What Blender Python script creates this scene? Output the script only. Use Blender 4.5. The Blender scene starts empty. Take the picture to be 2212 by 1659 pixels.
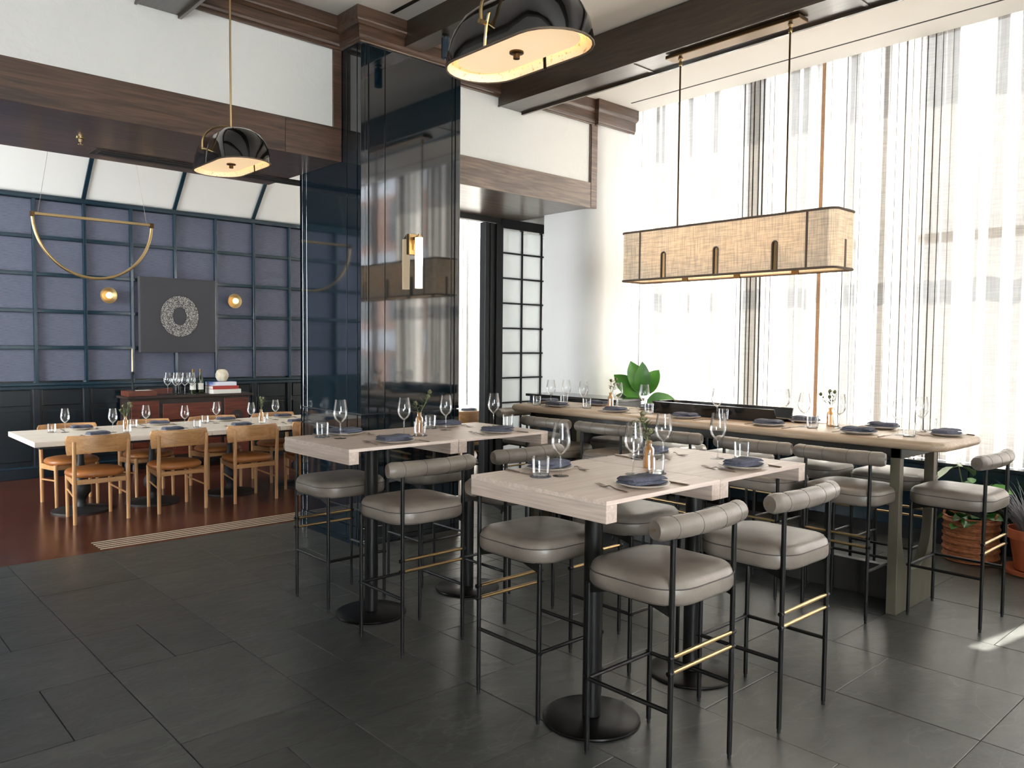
import bpy, bmesh, math, random
from mathutils import Vector, Matrix
PI = math.pi
random.seed(7)
scene = bpy.context.scene
COL = scene.collection

# ------------------------------------------------------------------ camera
cam_d = bpy.data.cameras.new('camera'); cam = bpy.data.objects.new('camera', cam_d); COL.objects.link(cam)
YAW, PIT, ROL, FPX, CAMH = 0.742163702, 0.0493691182, 0.00898882314, 1707.1342, 1.635
_f = Vector((math.sin(YAW)*math.cos(PIT), math.cos(YAW)*math.cos(PIT), -math.sin(PIT)))
_r = Vector((math.cos(YAW), -math.sin(YAW), 0)); _u = _r.cross(_f)
_r2 = _r*math.cos(ROL)+_u*math.sin(ROL); _u2 = _u*math.cos(ROL)-_r*math.sin(ROL)
cam.matrix_world = Matrix(((_r2.x,_u2.x,-_f.x,0),(_r2.y,_u2.y,-_f.y,0),(_r2.z,_u2.z,-_f.z,CAMH),(0,0,0,1)))
cam_d.sensor_fit = 'HORIZONTAL'; cam_d.sensor_width = 36.0; cam_d.lens = 36.0*FPX/2212.0
cam_d.clip_start = 0.05; cam_d.clip_end = 200
scene.camera = cam

# ------------------------------------------------------------------ sky, daylight, exposure
world = bpy.data.worlds.new('overcast_sky'); scene.world = world; world.use_nodes = True
bg = world.node_tree.nodes['Background']; bg.inputs[0].default_value = (0.93,0.97,1.0,1); bg.inputs[1].default_value = 9.0
def area(name, loc, rot, sx, sy, power, color=(1,1,1), portal=False):
    d = bpy.data.lights.new(name,'AREA'); d.shape='RECTANGLE'; d.size=sx; d.size_y=sy; d.energy=power; d.color=color
    d.cycles.is_portal = portal
    o = bpy.data.objects.new(name,d); COL.objects.link(o); o.location=loc; o.rotation_euler=rot; return o
area('window_daylight_portal',(7.62,0.9,2.5),(0,PI/2,0),3.7,9.6,1,portal=True)
area('front_fill_portal',(-0.867,-4.62,1.95),(-PI/2,0,0),3.07,2.5,1,portal=True)  # sky portal for the added fill window behind the camera
area('dining_fill_portal',(-3.12,9.05,2.25),(0,-PI/2,0),3.5,2.7,1,portal=True)  # sky portal for the added window in the dining left wall
area('dining_window_portal',(8.45,8.85,2.15),(0,PI/2,0),3.7,3.5,1,portal=True)
sun_d = bpy.data.lights.new('sun','SUN'); sun_d.energy = 42.0; sun_d.angle = math.radians(0.6); sun_d.color=(1,.95,.87)
sun = bpy.data.objects.new('sun',sun_d); COL.objects.link(sun)
SUNDIR = Vector((-0.86,0.14,-1.28)).normalized()
sun.rotation_euler = SUNDIR.to_track_quat('-Z','Y').to_euler()
sun.location=(12,0,8)
scene.view_settings.view_transform='Standard'; scene.view_settings.look='None'
scene.view_settings.gamma=1.0; scene.view_settings.use_curve_mapping=False
scene.view_settings.exposure=1.9
cy = scene.cycles
cy.max_bounces=9; cy.diffuse_bounces=5; cy.glossy_bounces=4; cy.transmission_bounces=6; cy.transparent_max_bounces=14
cy.caustics_reflective=False; cy.caustics_refractive=False; cy.sample_clamp_indirect=6.0; cy.blur_glossy=0.6

# ------------------------------------------------------------------ materials
def lin(h):
    h=h.lstrip('#'); v=[int(h[i:i+2],16)/255 for i in (0,2,4)]
    return tuple((c/12.92 if c<=.04045 else ((c+.055)/1.055)**2.4) for c in v)+(1,)
MAT={}
def pm(name,col,rough=.5,metal=0.,ior=1.5,coat=0.,cr=.04,col2=None,ns=5.,st=(1,1,1),lo=.35,hi=.65,det=5.,dist=0.,bump=0.,bs=None,bst=None,rand=0.,emit=None,es=0.,fine=None,sheen=0.,vein=None):
    m=bpy.data.materials.new(name); m.use_nodes=True; nt=m.node_tree; N=nt.nodes; L=nt.links
    b=N['Principled BSDF']; c1=lin(col) if isinstance(col,str) else col
    b.inputs['Base Color'].default_value=c1; b.inputs['Roughness'].default_value=rough; b.inputs['Metallic'].default_value=metal
    b.inputs['IOR'].default_value=ior; b.inputs['Coat Weight'].default_value=coat; b.inputs['Coat Roughness'].default_value=cr
    if sheen: b.inputs['Sheen Weight'].default_value=sheen
    tc=mp=None
    if col2 or bump or fine:
        tc=N.new('ShaderNodeTexCoord')
    out=None
    if col2:
        c2=lin(col2) if isinstance(col2,str) else col2
        mp=N.new('ShaderNodeMapping'); mp.inputs['Scale'].default_value=st; L.new(tc.outputs['Object'],mp.inputs[0])
        if rand:
            oi0=N.new('ShaderNodeObjectInfo'); vm=N.new('ShaderNodeVectorMath'); vm.operation='SCALE'; vm.inputs[0].default_value=(37,53,71)
            L.new(oi0.outputs['Random'],vm.inputs[3]); L.new(vm.outputs[0],mp.inputs['Location'])
        n=N.new('ShaderNodeTexNoise'); n.inputs['Scale'].default_value=ns; n.inputs['Detail'].default_value=det; n.inputs['Distortion'].default_value=dist
        L.new(mp.outputs[0],n.inputs['Vector'])
        r=N.new('ShaderNodeValToRGB'); r.color_ramp.elements[0].position=lo; r.color_ramp.elements[1].position=hi
        r.color_ramp.elements[0].color=c1; r.color_ramp.elements[1].color=c2
        L.new(n.outputs[0],r.inputs[0]); out=r.outputs[0]
        if fine:   # (scale vec, noise scale, dark colour factor)
            mp2=N.new('ShaderNodeMapping'); mp2.inputs['Scale'].default_value=fine[0]; L.new(tc.outputs['Object'],mp2.inputs[0])
            n2=N.new('ShaderNodeTexNoise'); n2.inputs['Scale'].default_value=fine[1]; n2.inputs['Detail'].default_value=3; n2.inputs['Distortion'].default_value=.6
            L.new(mp2.outputs[0],n2.inputs['Vector'])
            r2=N.new('ShaderNodeValToRGB'); r2.color_ramp.elements[0].position=.42; r2.color_ramp.elements[1].position=.6
            k=fine[2]; r2.color_ramp.elements[0].color=(k,k,k,1); r2.color_ramp.elements[1].color=(1,1,1,1)
            L.new(n2.outputs[0],r2.inputs[0])
            mx=N.new('ShaderNodeMixRGB'); mx.blend_type='MULTIPLY'; mx.inputs[0].default_value=1
            L.new(out,mx.inputs[1]); L.new(r2.outputs[0],mx.inputs[2]); out=mx.outputs[0]
    if vein and out:
        nv=N.new('ShaderNodeTexNoise'); nv.inputs['Scale'].default_value=1.3; nv.inputs['Detail'].default_value=7; nv.inputs['Distortion'].default_value=.7; L.new(mp.outputs[0],nv.inputs[0])
        sb=N.new('ShaderNodeMath'); sb.operation='SUBTRACT'; sb.inputs[1].default_value=.47; L.new(nv.outputs[0],sb.inputs[0])
        ab=N.new('ShaderNodeMath'); ab.operation='ABSOLUTE'; L.new(sb.outputs[0],ab.inputs[0])
        rv=N.new('ShaderNodeValToRGB'); rv.color_ramp.elements[0].position=.0; rv.color_ramp.elements[1].position=.009; rv.color_ramp.elements[0].color=(.24,.24,.24,1); rv.color_ramp.elements[1].color=(0,0,0,1); L.new(ab.outputs[0],rv.inputs[0])
        mv=N.new('ShaderNodeMixRGB'); mv.inputs[2].default_value=lin(vein); L.new(rv.outputs[0],mv.inputs[0]); L.new(out,mv.inputs[1]); out=mv.outputs[0]
    if rand:
        oi=N.new('ShaderNodeObjectInfo'); mr=N.new('ShaderNodeMapRange'); mr.inputs[3].default_value=1-rand; mr.inputs[4].default_value=1+rand
        L.new(oi.outputs['Random'],mr.inputs[0])
        mx=N.new('ShaderNodeMixRGB'); mx.blend_type='MULTIPLY'; mx.inputs[0].default_value=1
        if out: L.new(out,mx.inputs[1])
        else: mx.inputs[1].default_value=c1
        L.new(mr.outputs[0],mx.inputs[2]); out=mx.outputs[0]
    if out: L.new(out,b.inputs['Base Color'])
    if bump:
        mb=N.new('ShaderNodeMapping'); mb.inputs['Scale'].default_value=bst or st; L.new(tc.outputs['Object'],mb.inputs[0])
        nb=N.new('ShaderNodeTexNoise'); nb.inputs['Scale'].default_value=bs or ns; nb.inputs['Detail'].default_value=4
        L.new(mb.outputs[0],nb.inputs['Vector'])
        bp=N.new('ShaderNodeBump'); bp.inputs['Strength'].default_value=bump; bp.inputs['Distance'].default_value=.02
        L.new(nb.outputs[0],bp.inputs['Height']); L.new(bp.outputs[0],b.inputs['Normal'])
    if emit:
        b.inputs['Emission Color'].default_value=lin(emit) if isinstance(emit,str) else emit; b.inputs['Emission Strength'].default_value=es
    MAT[name]=m; return m
def wood(name,c1,c2,axis,rough=.5,ns=6,coat=0.,k=.72,bump=.05,cr=.2):
    s=[9,9,9]; s[axis]=.7; f=[60,60,60]; f[axis]=1.6
    return pm(name,c1,rough,col2=c2,ns=ns*.35,st=tuple(s),lo=.3,hi=.7,dist=1.6,fine=(tuple(f),2.2,k),bump=bump,bs=2.,bst=tuple(f),coat=coat,cr=cr,rand=.07)
wood('beam_y','#2d241c','#453729',1,.3,coat=.6,bump=.02); wood('beam_x','#3b2a20','#664b3a',0,.38,coat=.5,bump=.03)
wood('lintel_lit','#5c4a3e','#8f786a',0,.36,coat=.5,bump=.03)  # same stained oak, with window light lightened into its colour
wood('bleached_x','#cbb8aa','#e0d0c3',0,.42,k=.86,bump=.02); wood('bleached_y','#bfac9e','#d8c6b8',1,.42,k=.84,bump=.02)
wood('communal_wood','#a8917a','#c7b096',1,.38,k=.86,bump=.02)
wood('dining_top','#e2d3c1','#f0e4d4',0,.4,k=.9,bump=.01)
wood('chair_oak','#ab7a4b','#c39665',2,.42,k=.84); wood('chair_oak_x','#ab7a4b','#c39665',0,.42,k=.84)
wood('sideboard_red','#4a1f14','#6e3322',0,.35); wood('sideboard_dark','#1f1512','#33231c',0,.4)
wood('floor_wood','#3a1c13','#613424',0,.22,ns=9,k=.6,bump=.03)
pm('plaster','#dcdad5',.85,bump=.25,bs=22); pm('plaster_smooth','#dedcd8',.8); pm('ceiling_white','#dad6d0',.8)
pm('lacquer','#051219',.05,ior=2.0,bump=.005,bs=2.2,col2='#061720',ns=1.5)
pm('blue_paint','#0e2937',.2,ior=1.7); pm('blue_dark','#07141c',.25,ior=1.6)
pm('wall_fabric','#4b4e5c',.85,col2='#65687a',ns=7,st=(2,2,40),lo=.3,hi=.7,bump=.1,bs=60,bst=(1,1,8))
pm('slate','#2b2c29',.34,ior=1.6,col2='#454642',ns=2.2,st=(1,2.2,1),lo=.25,hi=.8,det=9,dist=.8,bump=.22,bs=7,bst=(1,1.6,1),rand=.19,vein='#6d6e6a')
pm('grout','#3c3a36',.9)
pm('black_metal','#0d0d0d',.38,metal=.3); pm('black_gloss','#070707',.07,ior=1.7,coat=.5); pm('black_matte','#0c0c0c',.6)
pm('frame_black','#141516',.45)
pm('base_metal','#1b1a19',.3,metal=.85)
pm('brass','#b0966a',.3,metal=1.0); pm('brass_dark','#5f4a31',.35,metal=1.0)
pm('leather_grey','#6d645b',.36,col2='#80776d',ns=6,bump=.06,bs=90,rand=.05,ior=1.45)
pm('leather_seam','#3f3a35',.6); pm('leather_tan','#8c5327',.4,col2='#9e6535',ns=5,bump=.04,bs=80)
pm('bronze','#6b6355',.5,metal=.35,col2='#4c4a3a',ns=4,st=(1,1,.5),bump=.06,bs=9)
pm('dark_bronze','#17140f',.5)
pm('plate','#c9c2b8',.35,col2='#bdb5aa',ns=30); pm('napkin','#474a57',.9,col2='#5a5d6b',ns=140,bump=.12,bs=160,rand=.06)
pm('steel','#a5988b',.32,metal=1.0); pm('coaster','#5b5a60',.7)
pm('terracotta','#a1502f',.75,col2='#b5623c',ns=6); pm('soil','#2a1d14',.95)
pm('wicker','#7a4526',.7,col2='#a4643a',ns=30,st=(1,1,3),bump=.5,bs=60)
pm('leaf_green','#2f6a1c',.4,col2='#4d8a2a',ns=4,rand=.15); pm('leaf_pale','#8fa07e',.45); pm('leaf_bushy','#2c5a22',.4,rand=.2)
pm('stem','#6f7a4c',.6); pm('thistle','#6c6a4a',.7); pm('thistle_leaf','#4b5a34',.6); pm('grey_grass','#8d8a8c',.7,rand=.2)
pm('paper_white','#d9d5cd',.8); pm('book_red','#a33a33',.6); pm('book_blue','#53629e',.5,col2='#d9dbe6',ns=3,lo=.45,hi=.55); pm('pages','#d6cfc2',.8)
pm('stone_vase','#d8d0bf',.85,col2='#b7a88e',ns=14,bump=.6,bs=24); pm('bottle_green','#232a12',.12,ior=1.6); pm('bottle_label','#e2ded4',.7)
pm('candle','#e8cbab',.6); pm('canvas','#3a393d',.85); pm('ink','#201f22',.9)
pm('brick','#7d5d4e',.9,col2='#8d6d5e',ns=4); pm('concrete_out','#8f9197',.9); pm('glass_dark','#2a3138',.1)
pm('shade_cream','#c8b48c',.6,col2='#fbf1dd',ns=70,lo=.3,hi=.42); pm('lamp_bulb','#fff0d0',.5,emit='#ffdca8',es=2.2)
pm('strip_pale','#b3a48f',.45)
pm('diffuser','#fff0d2',.5,emit='#ffd9aa',es=.2); pm('bulb','#fff0d0',.5,emit='#ffe2ba',es=9.0); pm('globe_glow','#ffe9c8',.4,emit='#ffcb85',es=.42); pm('opal','#fff2dc',.4,emit='#ffe3ba',es=1.0)
pm('trim_taupe','#5e5043',.8); pm('mullion','#5b4a3c',.5)
pm('ledge_blue','#0f2634',.14,ior=1.7); pm('console_black','#0b0c0e',.12,ior=1.6)
pm('tray_wood','#5a2c1d',.45)

def glassmat(name,tint,refl=1.0,rough=.0,body=0.0,edge=.16):
    m=bpy.data.materials.new(name); m.use_nodes=True; nt=m.node_tree; N=nt.nodes; L=nt.links; N.clear()
    o=N.new('ShaderNodeOutputMaterial'); t=N.new('ShaderNodeBsdfTransparent'); t.inputs[0].default_value=tint
    g=N.new('ShaderNodeBsdfGlossy'); g.inputs['Roughness'].default_value=rough; g.inputs[0].default_value=(refl,refl,refl,1)
    lw=N.new('ShaderNodeLayerWeight'); lw.inputs[0].default_value=.28
    cr=N.new('ShaderNodeMapRange'); cr.inputs[1].default_value=0; cr.inputs[2].default_value=1; cr.inputs[3].default_value=.035; cr.inputs[4].default_value=.75
    L.new(lw.outputs['Fresnel'],cr.inputs[0]); mx=N.new('ShaderNodeMixShader'); L.new(cr.outputs[0],mx.inputs[0])
    fc=N.new('ShaderNodeLayerWeight'); fc.inputs[0].default_value=.5; fr=N.new('ShaderNodeValToRGB'); fr.color_ramp.elements[0].position=.55; fr.color_ramp.elements[0].color=tint
    fr.color_ramp.elements[1].position=.97; fr.color_ramp.elements[1].color=(tint[0]*edge,tint[1]*edge,tint[2]*edge,1); L.new(fc.outputs['Facing'],fr.inputs[0]); L.new(fr.outputs[0],t.inputs[0])
    src=t.outputs[0]
    if body:
        d=N.new('ShaderNodeBsdfTranslucent'); d.inputs[0].default_value=tint; m2=N.new('ShaderNodeMixShader'); m2.inputs[0].default_value=body
        L.new(t.outputs[0],m2.inputs[1]); L.new(d.outputs[0],m2.inputs[2]); src=m2.outputs[0]
    L.new(src,mx.inputs[1]); L.new(g.outputs[0],mx.inputs[2]); L.new(mx.outputs[0],o.inputs[0]); MAT[name]=m
glassmat('clear_glass',(.96,.97,.97,1)); glassmat('amber_glass',(.88,.62,.36,1),body=.55); glassmat('window_glass',(.97,.98,.98,1),edge=.9)
def fabric(name,col,transp,transl,weave,dark=.55,fold_shade=0):
    m=bpy.data.materials.new(name); m.use_nodes=True; nt=m.node_tree; N=nt.nodes; L=nt.links; N.clear()
    o=N.new('ShaderNodeOutputMaterial'); tc=N.new('ShaderNodeTexCoord')
    mp=N.new('ShaderNodeMapping'); mp.inputs['Scale'].default_value=(weave,weave,weave*.06); L.new(tc.outputs['Object'],mp.inputs[0])
    n=N.new('ShaderNodeTexNoise'); n.inputs['Scale'].default_value=1; n.inputs['Detail'].default_value=2; L.new(mp.outputs[0],n.inputs[0])
    mp2=N.new('ShaderNodeMapping'); mp2.inputs['Scale'].default_value=(weave*.06,weave*.06,weave); L.new(tc.outputs['Object'],mp2.inputs[0])
    n2=N.new('ShaderNodeTexNoise'); n2.inputs['Scale'].default_value=1; n2.inputs['Detail'].default_value=2; L.new(mp2.outputs[0],n2.inputs[0])
    ad=N.new('ShaderNodeMath'); ad.operation='MULTIPLY'; L.new(n.outputs[0],ad.inputs[0]); L.new(n2.outputs[0],ad.inputs[1])
    r=N.new('ShaderNodeValToRGB'); r.color_ramp.elements[0].position=.14; r.color_ramp.elements[1].position=.34
    c=lin(col); r.color_ramp.elements[0].color=(c[0]*dark,c[1]*dark,c[2]*dark,1); r.color_ramp.elements[1].color=c; L.new(ad.outputs[0],r.inputs[0])
    col_out=r.outputs[0]
    if fold_shade:  # dark vertical stripes paint the shade of folds into the cloth colour
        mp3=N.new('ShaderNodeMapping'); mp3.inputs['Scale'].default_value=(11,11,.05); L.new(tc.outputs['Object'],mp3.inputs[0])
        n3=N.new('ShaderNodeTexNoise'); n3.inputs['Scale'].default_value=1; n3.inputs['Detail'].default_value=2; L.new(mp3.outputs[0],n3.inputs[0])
        r3=N.new('ShaderNodeValToRGB'); r3.color_ramp.elements[0].position=.42; r3.color_ramp.elements[1].position=.66; r3.color_ramp.elements[0].color=(fold_shade,fold_shade*.95,fold_shade*.9,1); r3.color_ramp.elements[1].color=(1,1,1,1); L.new(n3.outputs[0],r3.inputs[0])
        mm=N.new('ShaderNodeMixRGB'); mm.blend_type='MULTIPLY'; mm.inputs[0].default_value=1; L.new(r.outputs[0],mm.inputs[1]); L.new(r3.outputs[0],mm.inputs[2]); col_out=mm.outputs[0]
    d=N.new('ShaderNodeBsdfDiffuse'); L.new(col_out,d.inputs[0]); tl=N.new('ShaderNodeBsdfTranslucent'); L.new(col_out,tl.inputs[0])
    m1=N.new('ShaderNodeMixShader'); m1.inputs[0].default_value=transl; L.new(d.outputs[0],m1.inputs[1]); L.new(tl.outputs[0],m1.inputs[2])
    last=m1
    if transp:
        t=N.new('ShaderNodeBsdfTransparent'); m2=N.new('ShaderNodeMixShader'); m2.inputs[0].default_value=transp
        L.new(m1.outputs[0],m2.inputs[1]); L.new(t.outputs[0],m2.inputs[2]); last=m2
    L.new(last.outputs[0],o.inputs[0]); MAT[name]=m
fabric('sheer','#c9c3ba',.012,.8,90,.75,fold_shade=.115); fabric('hem','#bda48c',.0,.55,90,.85); fabric('linen_shade','#f3e6d2',.0,.35,150,.66); fabric('frosted','#f3f7f8',.0,.85,.5,1.0)

# ------------------------------------------------------------------ mesh helpers
class G:
    def __init__(s): s.v=[]; s.f=[]
    def add(s,vs,fs):
        o=len(s.v); s.v+=[tuple(q) for q in vs]; s.f+=[tuple(i+o for i in q) for q in fs]; return s
    def box(s,x0,x1,y0,y1,z0,z1):
        return s.add([(x0,y0,z0),(x1,y0,z0),(x1,y1,z0),(x0,y1,z0),(x0,y0,z1),(x1,y0,z1),(x1,y1,z1),(x0,y1,z1)],
                     [(3,2,1,0),(4,5,6,7),(0,1,5,4),(1,2,6,5),(2,3,7,6),(3,0,4,7)])
    def loft(s,rings,cap0=True,cap1=True,closed=True):
        n=len(rings[0]); vs=[p for r in rings for p in r]; fs=[]
        for i in range(len(rings)-1):
            for j in range(n if closed else n-1):
                a=i*n+j; b=i*n+(j+1)%n; fs.append((a,b,b+n,a+n))
        if cap0: fs.append(tuple(range(n-1,-1,-1)))
        if cap1: fs.append(tuple((len(rings)-1)*n+j for j in range(n)))
        return s.add(vs,fs)
    def lathe(s,prof,n=20,c=(0,0),cap0=True,cap1=True,rib=0,nr=0):
        rings=[]
        for r,z in prof:
            rings.append([(c[0]+(r*(1+rib*math.cos(nr*2*PI*k/n)))*math.cos(2*PI*k/n),c[1]+(r*(1+rib*math.cos(nr*2*PI*k/n)))*math.sin(2*PI*k/n),z) for k in range(n)])
        return s.loft(rings,cap0,cap1)
    def tube(s,pts,r,n=8,cap=True):
        pts=[Vector(p) for p in pts]; rs=r if isinstance(r,(list,tuple)) else [r]*len(pts); rings=[]
        t0=(pts[1]-pts[0]).normalized(); a=Vector((0,0,1)) if abs(t0.z)<.9 else Vector((1,0,0)); nrm=t0.cross(a).normalized()
        for i,p in enumerate(pts):
            t=(pts[min(i+1,len(pts)-1)]-pts[max(i-1,0)]).normalized()
            nrm=(nrm-t*nrm.dot(t)).normalized(); bn=t.cross(nrm)
            rings.append([p+nrm*rs[i]*math.cos(2*PI*k/n)+bn*rs[i]*math.sin(2*PI*k/n) for k in range(n)])
        return s.loft(rings,cap,cap)
    def prism(s,poly,axis,a,b):   # extrude polygon; axis 0:x,1:y,2:z ; poly in remaining axes order
        def P(q,t):
            return {0:(t,q[0],q[1]),1:(q[0],t,q[1]),2:(q[0],q[1],t)}[axis]
        return s.loft([[P(q,a) for q in poly],[P(q,b) for q in poly]])
    def mesh(s,name,bevel=0,smooth=40,seg=2):
        me=bpy.data.meshes.new(name); me.from_pydata(s.v,[],s.f)
        bm=bmesh.new(); bm.from_mesh(me)
        bmesh.ops.recalc_face_normals(bm,faces=bm.faces)
        if bevel:
            es=[e for e in bm.edges if len(e.link_faces)==2 and e.calc_face_angle(0)>.6]
            bmesh.ops.bevel(bm,geom=es,offset=bevel,segments=seg,profile=.5,affect='EDGES',clamp_overlap=True)
        bm.to_mesh(me); bm.free()
        if bevel and smooth==40: smooth=18
        if smooth:
            me.polygons.foreach_set('use_smooth',[True]*len(me.polygons)); me.set_sharp_from_angle(angle=math.radians(smooth))
        return me
def obj(name,g,mat,parent=None,loc=(0,0,0),rz=0,bevel=0,smooth=40,seg=2,rot=None):
    me=g if isinstance(g,bpy.types.Mesh) else g.mesh(name,bevel,smooth,seg)
    if mat and not me.materials: me.materials.append(MAT[mat])
    o=bpy.data.objects.new(name,me); COL.objects.link(o); o.location=loc; o.rotation_euler=rot or (0,0,rz)
    if parent: o.parent=parent
    return o
def tag(o,label,cat,group=None,kind=None):
    o['label']=label
    if cat: o['category']=cat
    if group: o['group']=group
    if kind: o['kind']=kind
    return o
def thing(name,label,cat,loc=(0,0,0),rz=0,group=None):
    o=bpy.data.objects.new(name,None); COL.objects.link(o); o.location=loc; o.rotation_euler=(0,0,rz); o.empty_display_size=.1
    return tag(o,label,cat,group)
def struct(name,g,mat,label=None,parent=None,**k):
    o=obj(name,g,mat,parent,**k)
    if not parent: o['kind']='structure'
    if label: o['label']=label
    return o
KIDS={}
def copy_tree(root,loc,rz=0,label=None,group=None):
    kids={}
    if root.name not in KIDS: KIDS[root.name]=[(c,list(c.children)) for c in root.children]
    r=root.copy(); COL.objects.link(r); r.location=loc; r.rotation_euler=(0,0,rz)
    if label: r['label']=label
    if group: r['group']=group
    for c,gs in KIDS[root.name]:
        n=c.copy(); COL.objects.link(n); n.parent=r
        for g in gs:
            q=g.copy(); COL.objects.link(q); q.parent=n
    return r
def rr(w,d,r,n=5,cx=0,cy=0,z=0):
    P=[]
    for sx,sy,a0 in ((1,1,0),(-1,1,PI/2),(-1,-1,PI),(1,-1,1.5*PI)):
        for k in range(n+1):
            a=a0+PI/2*k/n; P.append((cx+sx*(w/2-r)+r*math.cos(a),cy+sy*(d/2-r)+r*math.sin(a),z))
    return P
def B(*a): return G().box(*a)
# ================================================================== SETTING
ZC=4.23; YB=5.74
# slate floor: tiles laid in columns two modules wide
floor=struct('floor',B(-3,7.5,-4.5,6.637,-.12,-.012),'grout','grey slate tile floor of the bar room')
MX,MY=.3122,.31059; TC={}
def tile(i,j,a,b):
    x0=1.138+i*MX; y0=6.637-(j+b)*MY; key=(a,b,random.randint(0,1))
    if key not in TC:
        w,h=a*MX-.0035,b*MY-.0035; TC[key]=G().box(-w/2,w/2,-h/2,h/2,-.012,0).mesh('slate_tile',.0015,30,1); TC[key].materials.append(MAT['slate'])
    obj('slate_tile',TC[key],None,floor,(x0+a*MX/2,y0+b*MY/2,random.uniform(-.0012,.0008)))
for ci in range(-2,10):
    i=ci*2; j=0 if ci%2==0 else 0
    first=True
    while j<21:
        k=random.random()
        if k<.34: tile(i,j,2,2); j+=2
        elif k<.52: tile(i,j,2,3); j+=3
        elif k<.70: tile(i,j,2,1); j+=1
        elif k<.86:
            tile(i,j,1,2); tile(i+1,j,1,2); j+=2
        else:
            tile(i,j,1,1); tile(i+1,j,1,2); tile(i,j+1,1,1); j+=2
# dining floor
fl2=struct('floor',B(-3,8.42,6.637,10.9,-.12,0),'floor_wood','dark red-brown polished wood floor of the dining room')
th=thing('threshold_grille','flush threshold of pale metal strips at the wood floor edge','threshold',(0,0,0))
for k in range(5):
    y=6.70+k*.062; obj('metal_strip',B(1.775,4.1,y,y+.017,-.002,.003),'strip_pale',th)
# ceilings
struct('ceiling',B(-3,7.05,-4.5,6.2,ZC,4.5),'ceiling_white','white ceiling of the bar room')
struct('ceiling',B(7.05,7.75,-4.5,6.6,4.46,4.56),'ceiling_white','recessed curtain pocket above the window')
struct('ceiling',B(-3,8.42,7.05,10.0,4.23,4.5),'ceiling_white','flat white ceiling of the dining room')
struct('roof_light_block',B(-3.15,7.68,-4.65,6.44,4.56,4.7),'concrete_out'); struct('roof_light_block',B(-3.15,8.5,6.44,10.95,4.56,4.7),'concrete_out')  # unseen slabs added over the ceilings to block sun and sky leaks
# outer shell walls
struct('wall_left',B(-3.1,-3,-4.5,7.7,-.1,4.5),'plaster_smooth'); struct('wall_left',B(-3.1,-3,10.4,10.9,-.1,4.5),'plaster_smooth')
struct('wall_left',B(-3.1,-3,7.7,10.4,-.1,.5),'plaster_smooth'); struct('wall_left',B(-3.1,-3,7.7,10.4,4.0,4.5),'plaster_smooth')
struct('wall_front',B(-3.1,7.75,-4.6,-4.5,-.1,.7),'plaster_smooth'); struct('wall_front',B(-3.1,7.75,-4.6,-4.5,3.2,4.5),'plaster_smooth')
struct('wall_front',B(-3.1,-2.4,-4.6,-4.5,.7,3.2),'plaster_smooth'); struct('wall_front',B(.667,7.75,-4.6,-4.5,.7,3.2),'plaster_smooth')
w3=bpy.data.objects.new('fill_window_3',None); COL.objects.link(w3); w3['kind']='structure'  # unseen window added behind the camera for frontal fill light
for k in range(3): obj('mullion',B(-2.4+k*1.533-.03,-2.4+k*1.533+.03,-4.59,-4.51,.7,3.2),'mullion',w3)  # unseen mullions of the added fill window
for k in range(2): obj('pane',B(-2.37+k*1.533,-2.4+(k+1)*1.533-.03,-4.553,-4.547,.7,3.2),'window_glass',w3)  # unseen panes of the added fill window
w4=bpy.data.objects.new('fill_window_4',None); COL.objects.link(w4); w4['kind']='structure'  # unseen side window added to brighten the dining room
for y in (7.73,9.05,10.37): obj('mullion',B(-3.08,-3.02,y-.03,y+.03,.5,4.0),'mullion',w4)  # unseen mullions of the added dining fill window
for a,b in ((7.76,9.02),(9.08,10.34)): obj('pane',B(-3.053,-3.047,a,b,.5,4.0),'window_glass',w4)  # unseen panes of the added dining fill window
# upper back wall (white plaster panels) with mass over the opening
struct('wall_back',B(-3,3.358,YB+.01,7.05,3.13,4.5),'plaster','white plaster panel above the dark lintel')
struct('wall_back',B(4.355,6.5,YB+.01,7.05,3.13,4.5),'plaster','white plaster panel above the window-lit lintel')
struct('wall_back',B(-3,-.6,YB+.01,7.05,0,3.13),'plaster_smooth')
# lintels and soffits
def lintel(x0,x1,seam,mat,label):
    r=struct('lintel',B(x0,(seam or x1)-.002,5.73,5.762,3.105,3.373),mat,label,bevel=.002)
    if seam: obj('lintel_board',B(seam+.001,x1,5.73,5.762,3.105,3.373),mat,r,bevel=.002)
    obj('soffit_board',B(x0,x1,5.762,7.055,3.108,3.13),mat,r)
    return r
lintel(-.6,3.358,2.87,'beam_x','dark stained oak lintel over the dining room opening')
lintel(4.355,6.47,None,'lintel_lit','stained oak lintel between blue column and white pier')
struct('trim_1',B(3.285,3.357,5.728,5.762,3.373,3.99),'beam_x'); struct('trim_2',B(6.372,6.465,5.725,5.762,3.11,3.99),'lintel_lit',bevel=.003)
struct('trim_3',B(6.357,6.372,5.735,5.762,3.373,3.99),'beam_x')
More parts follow.
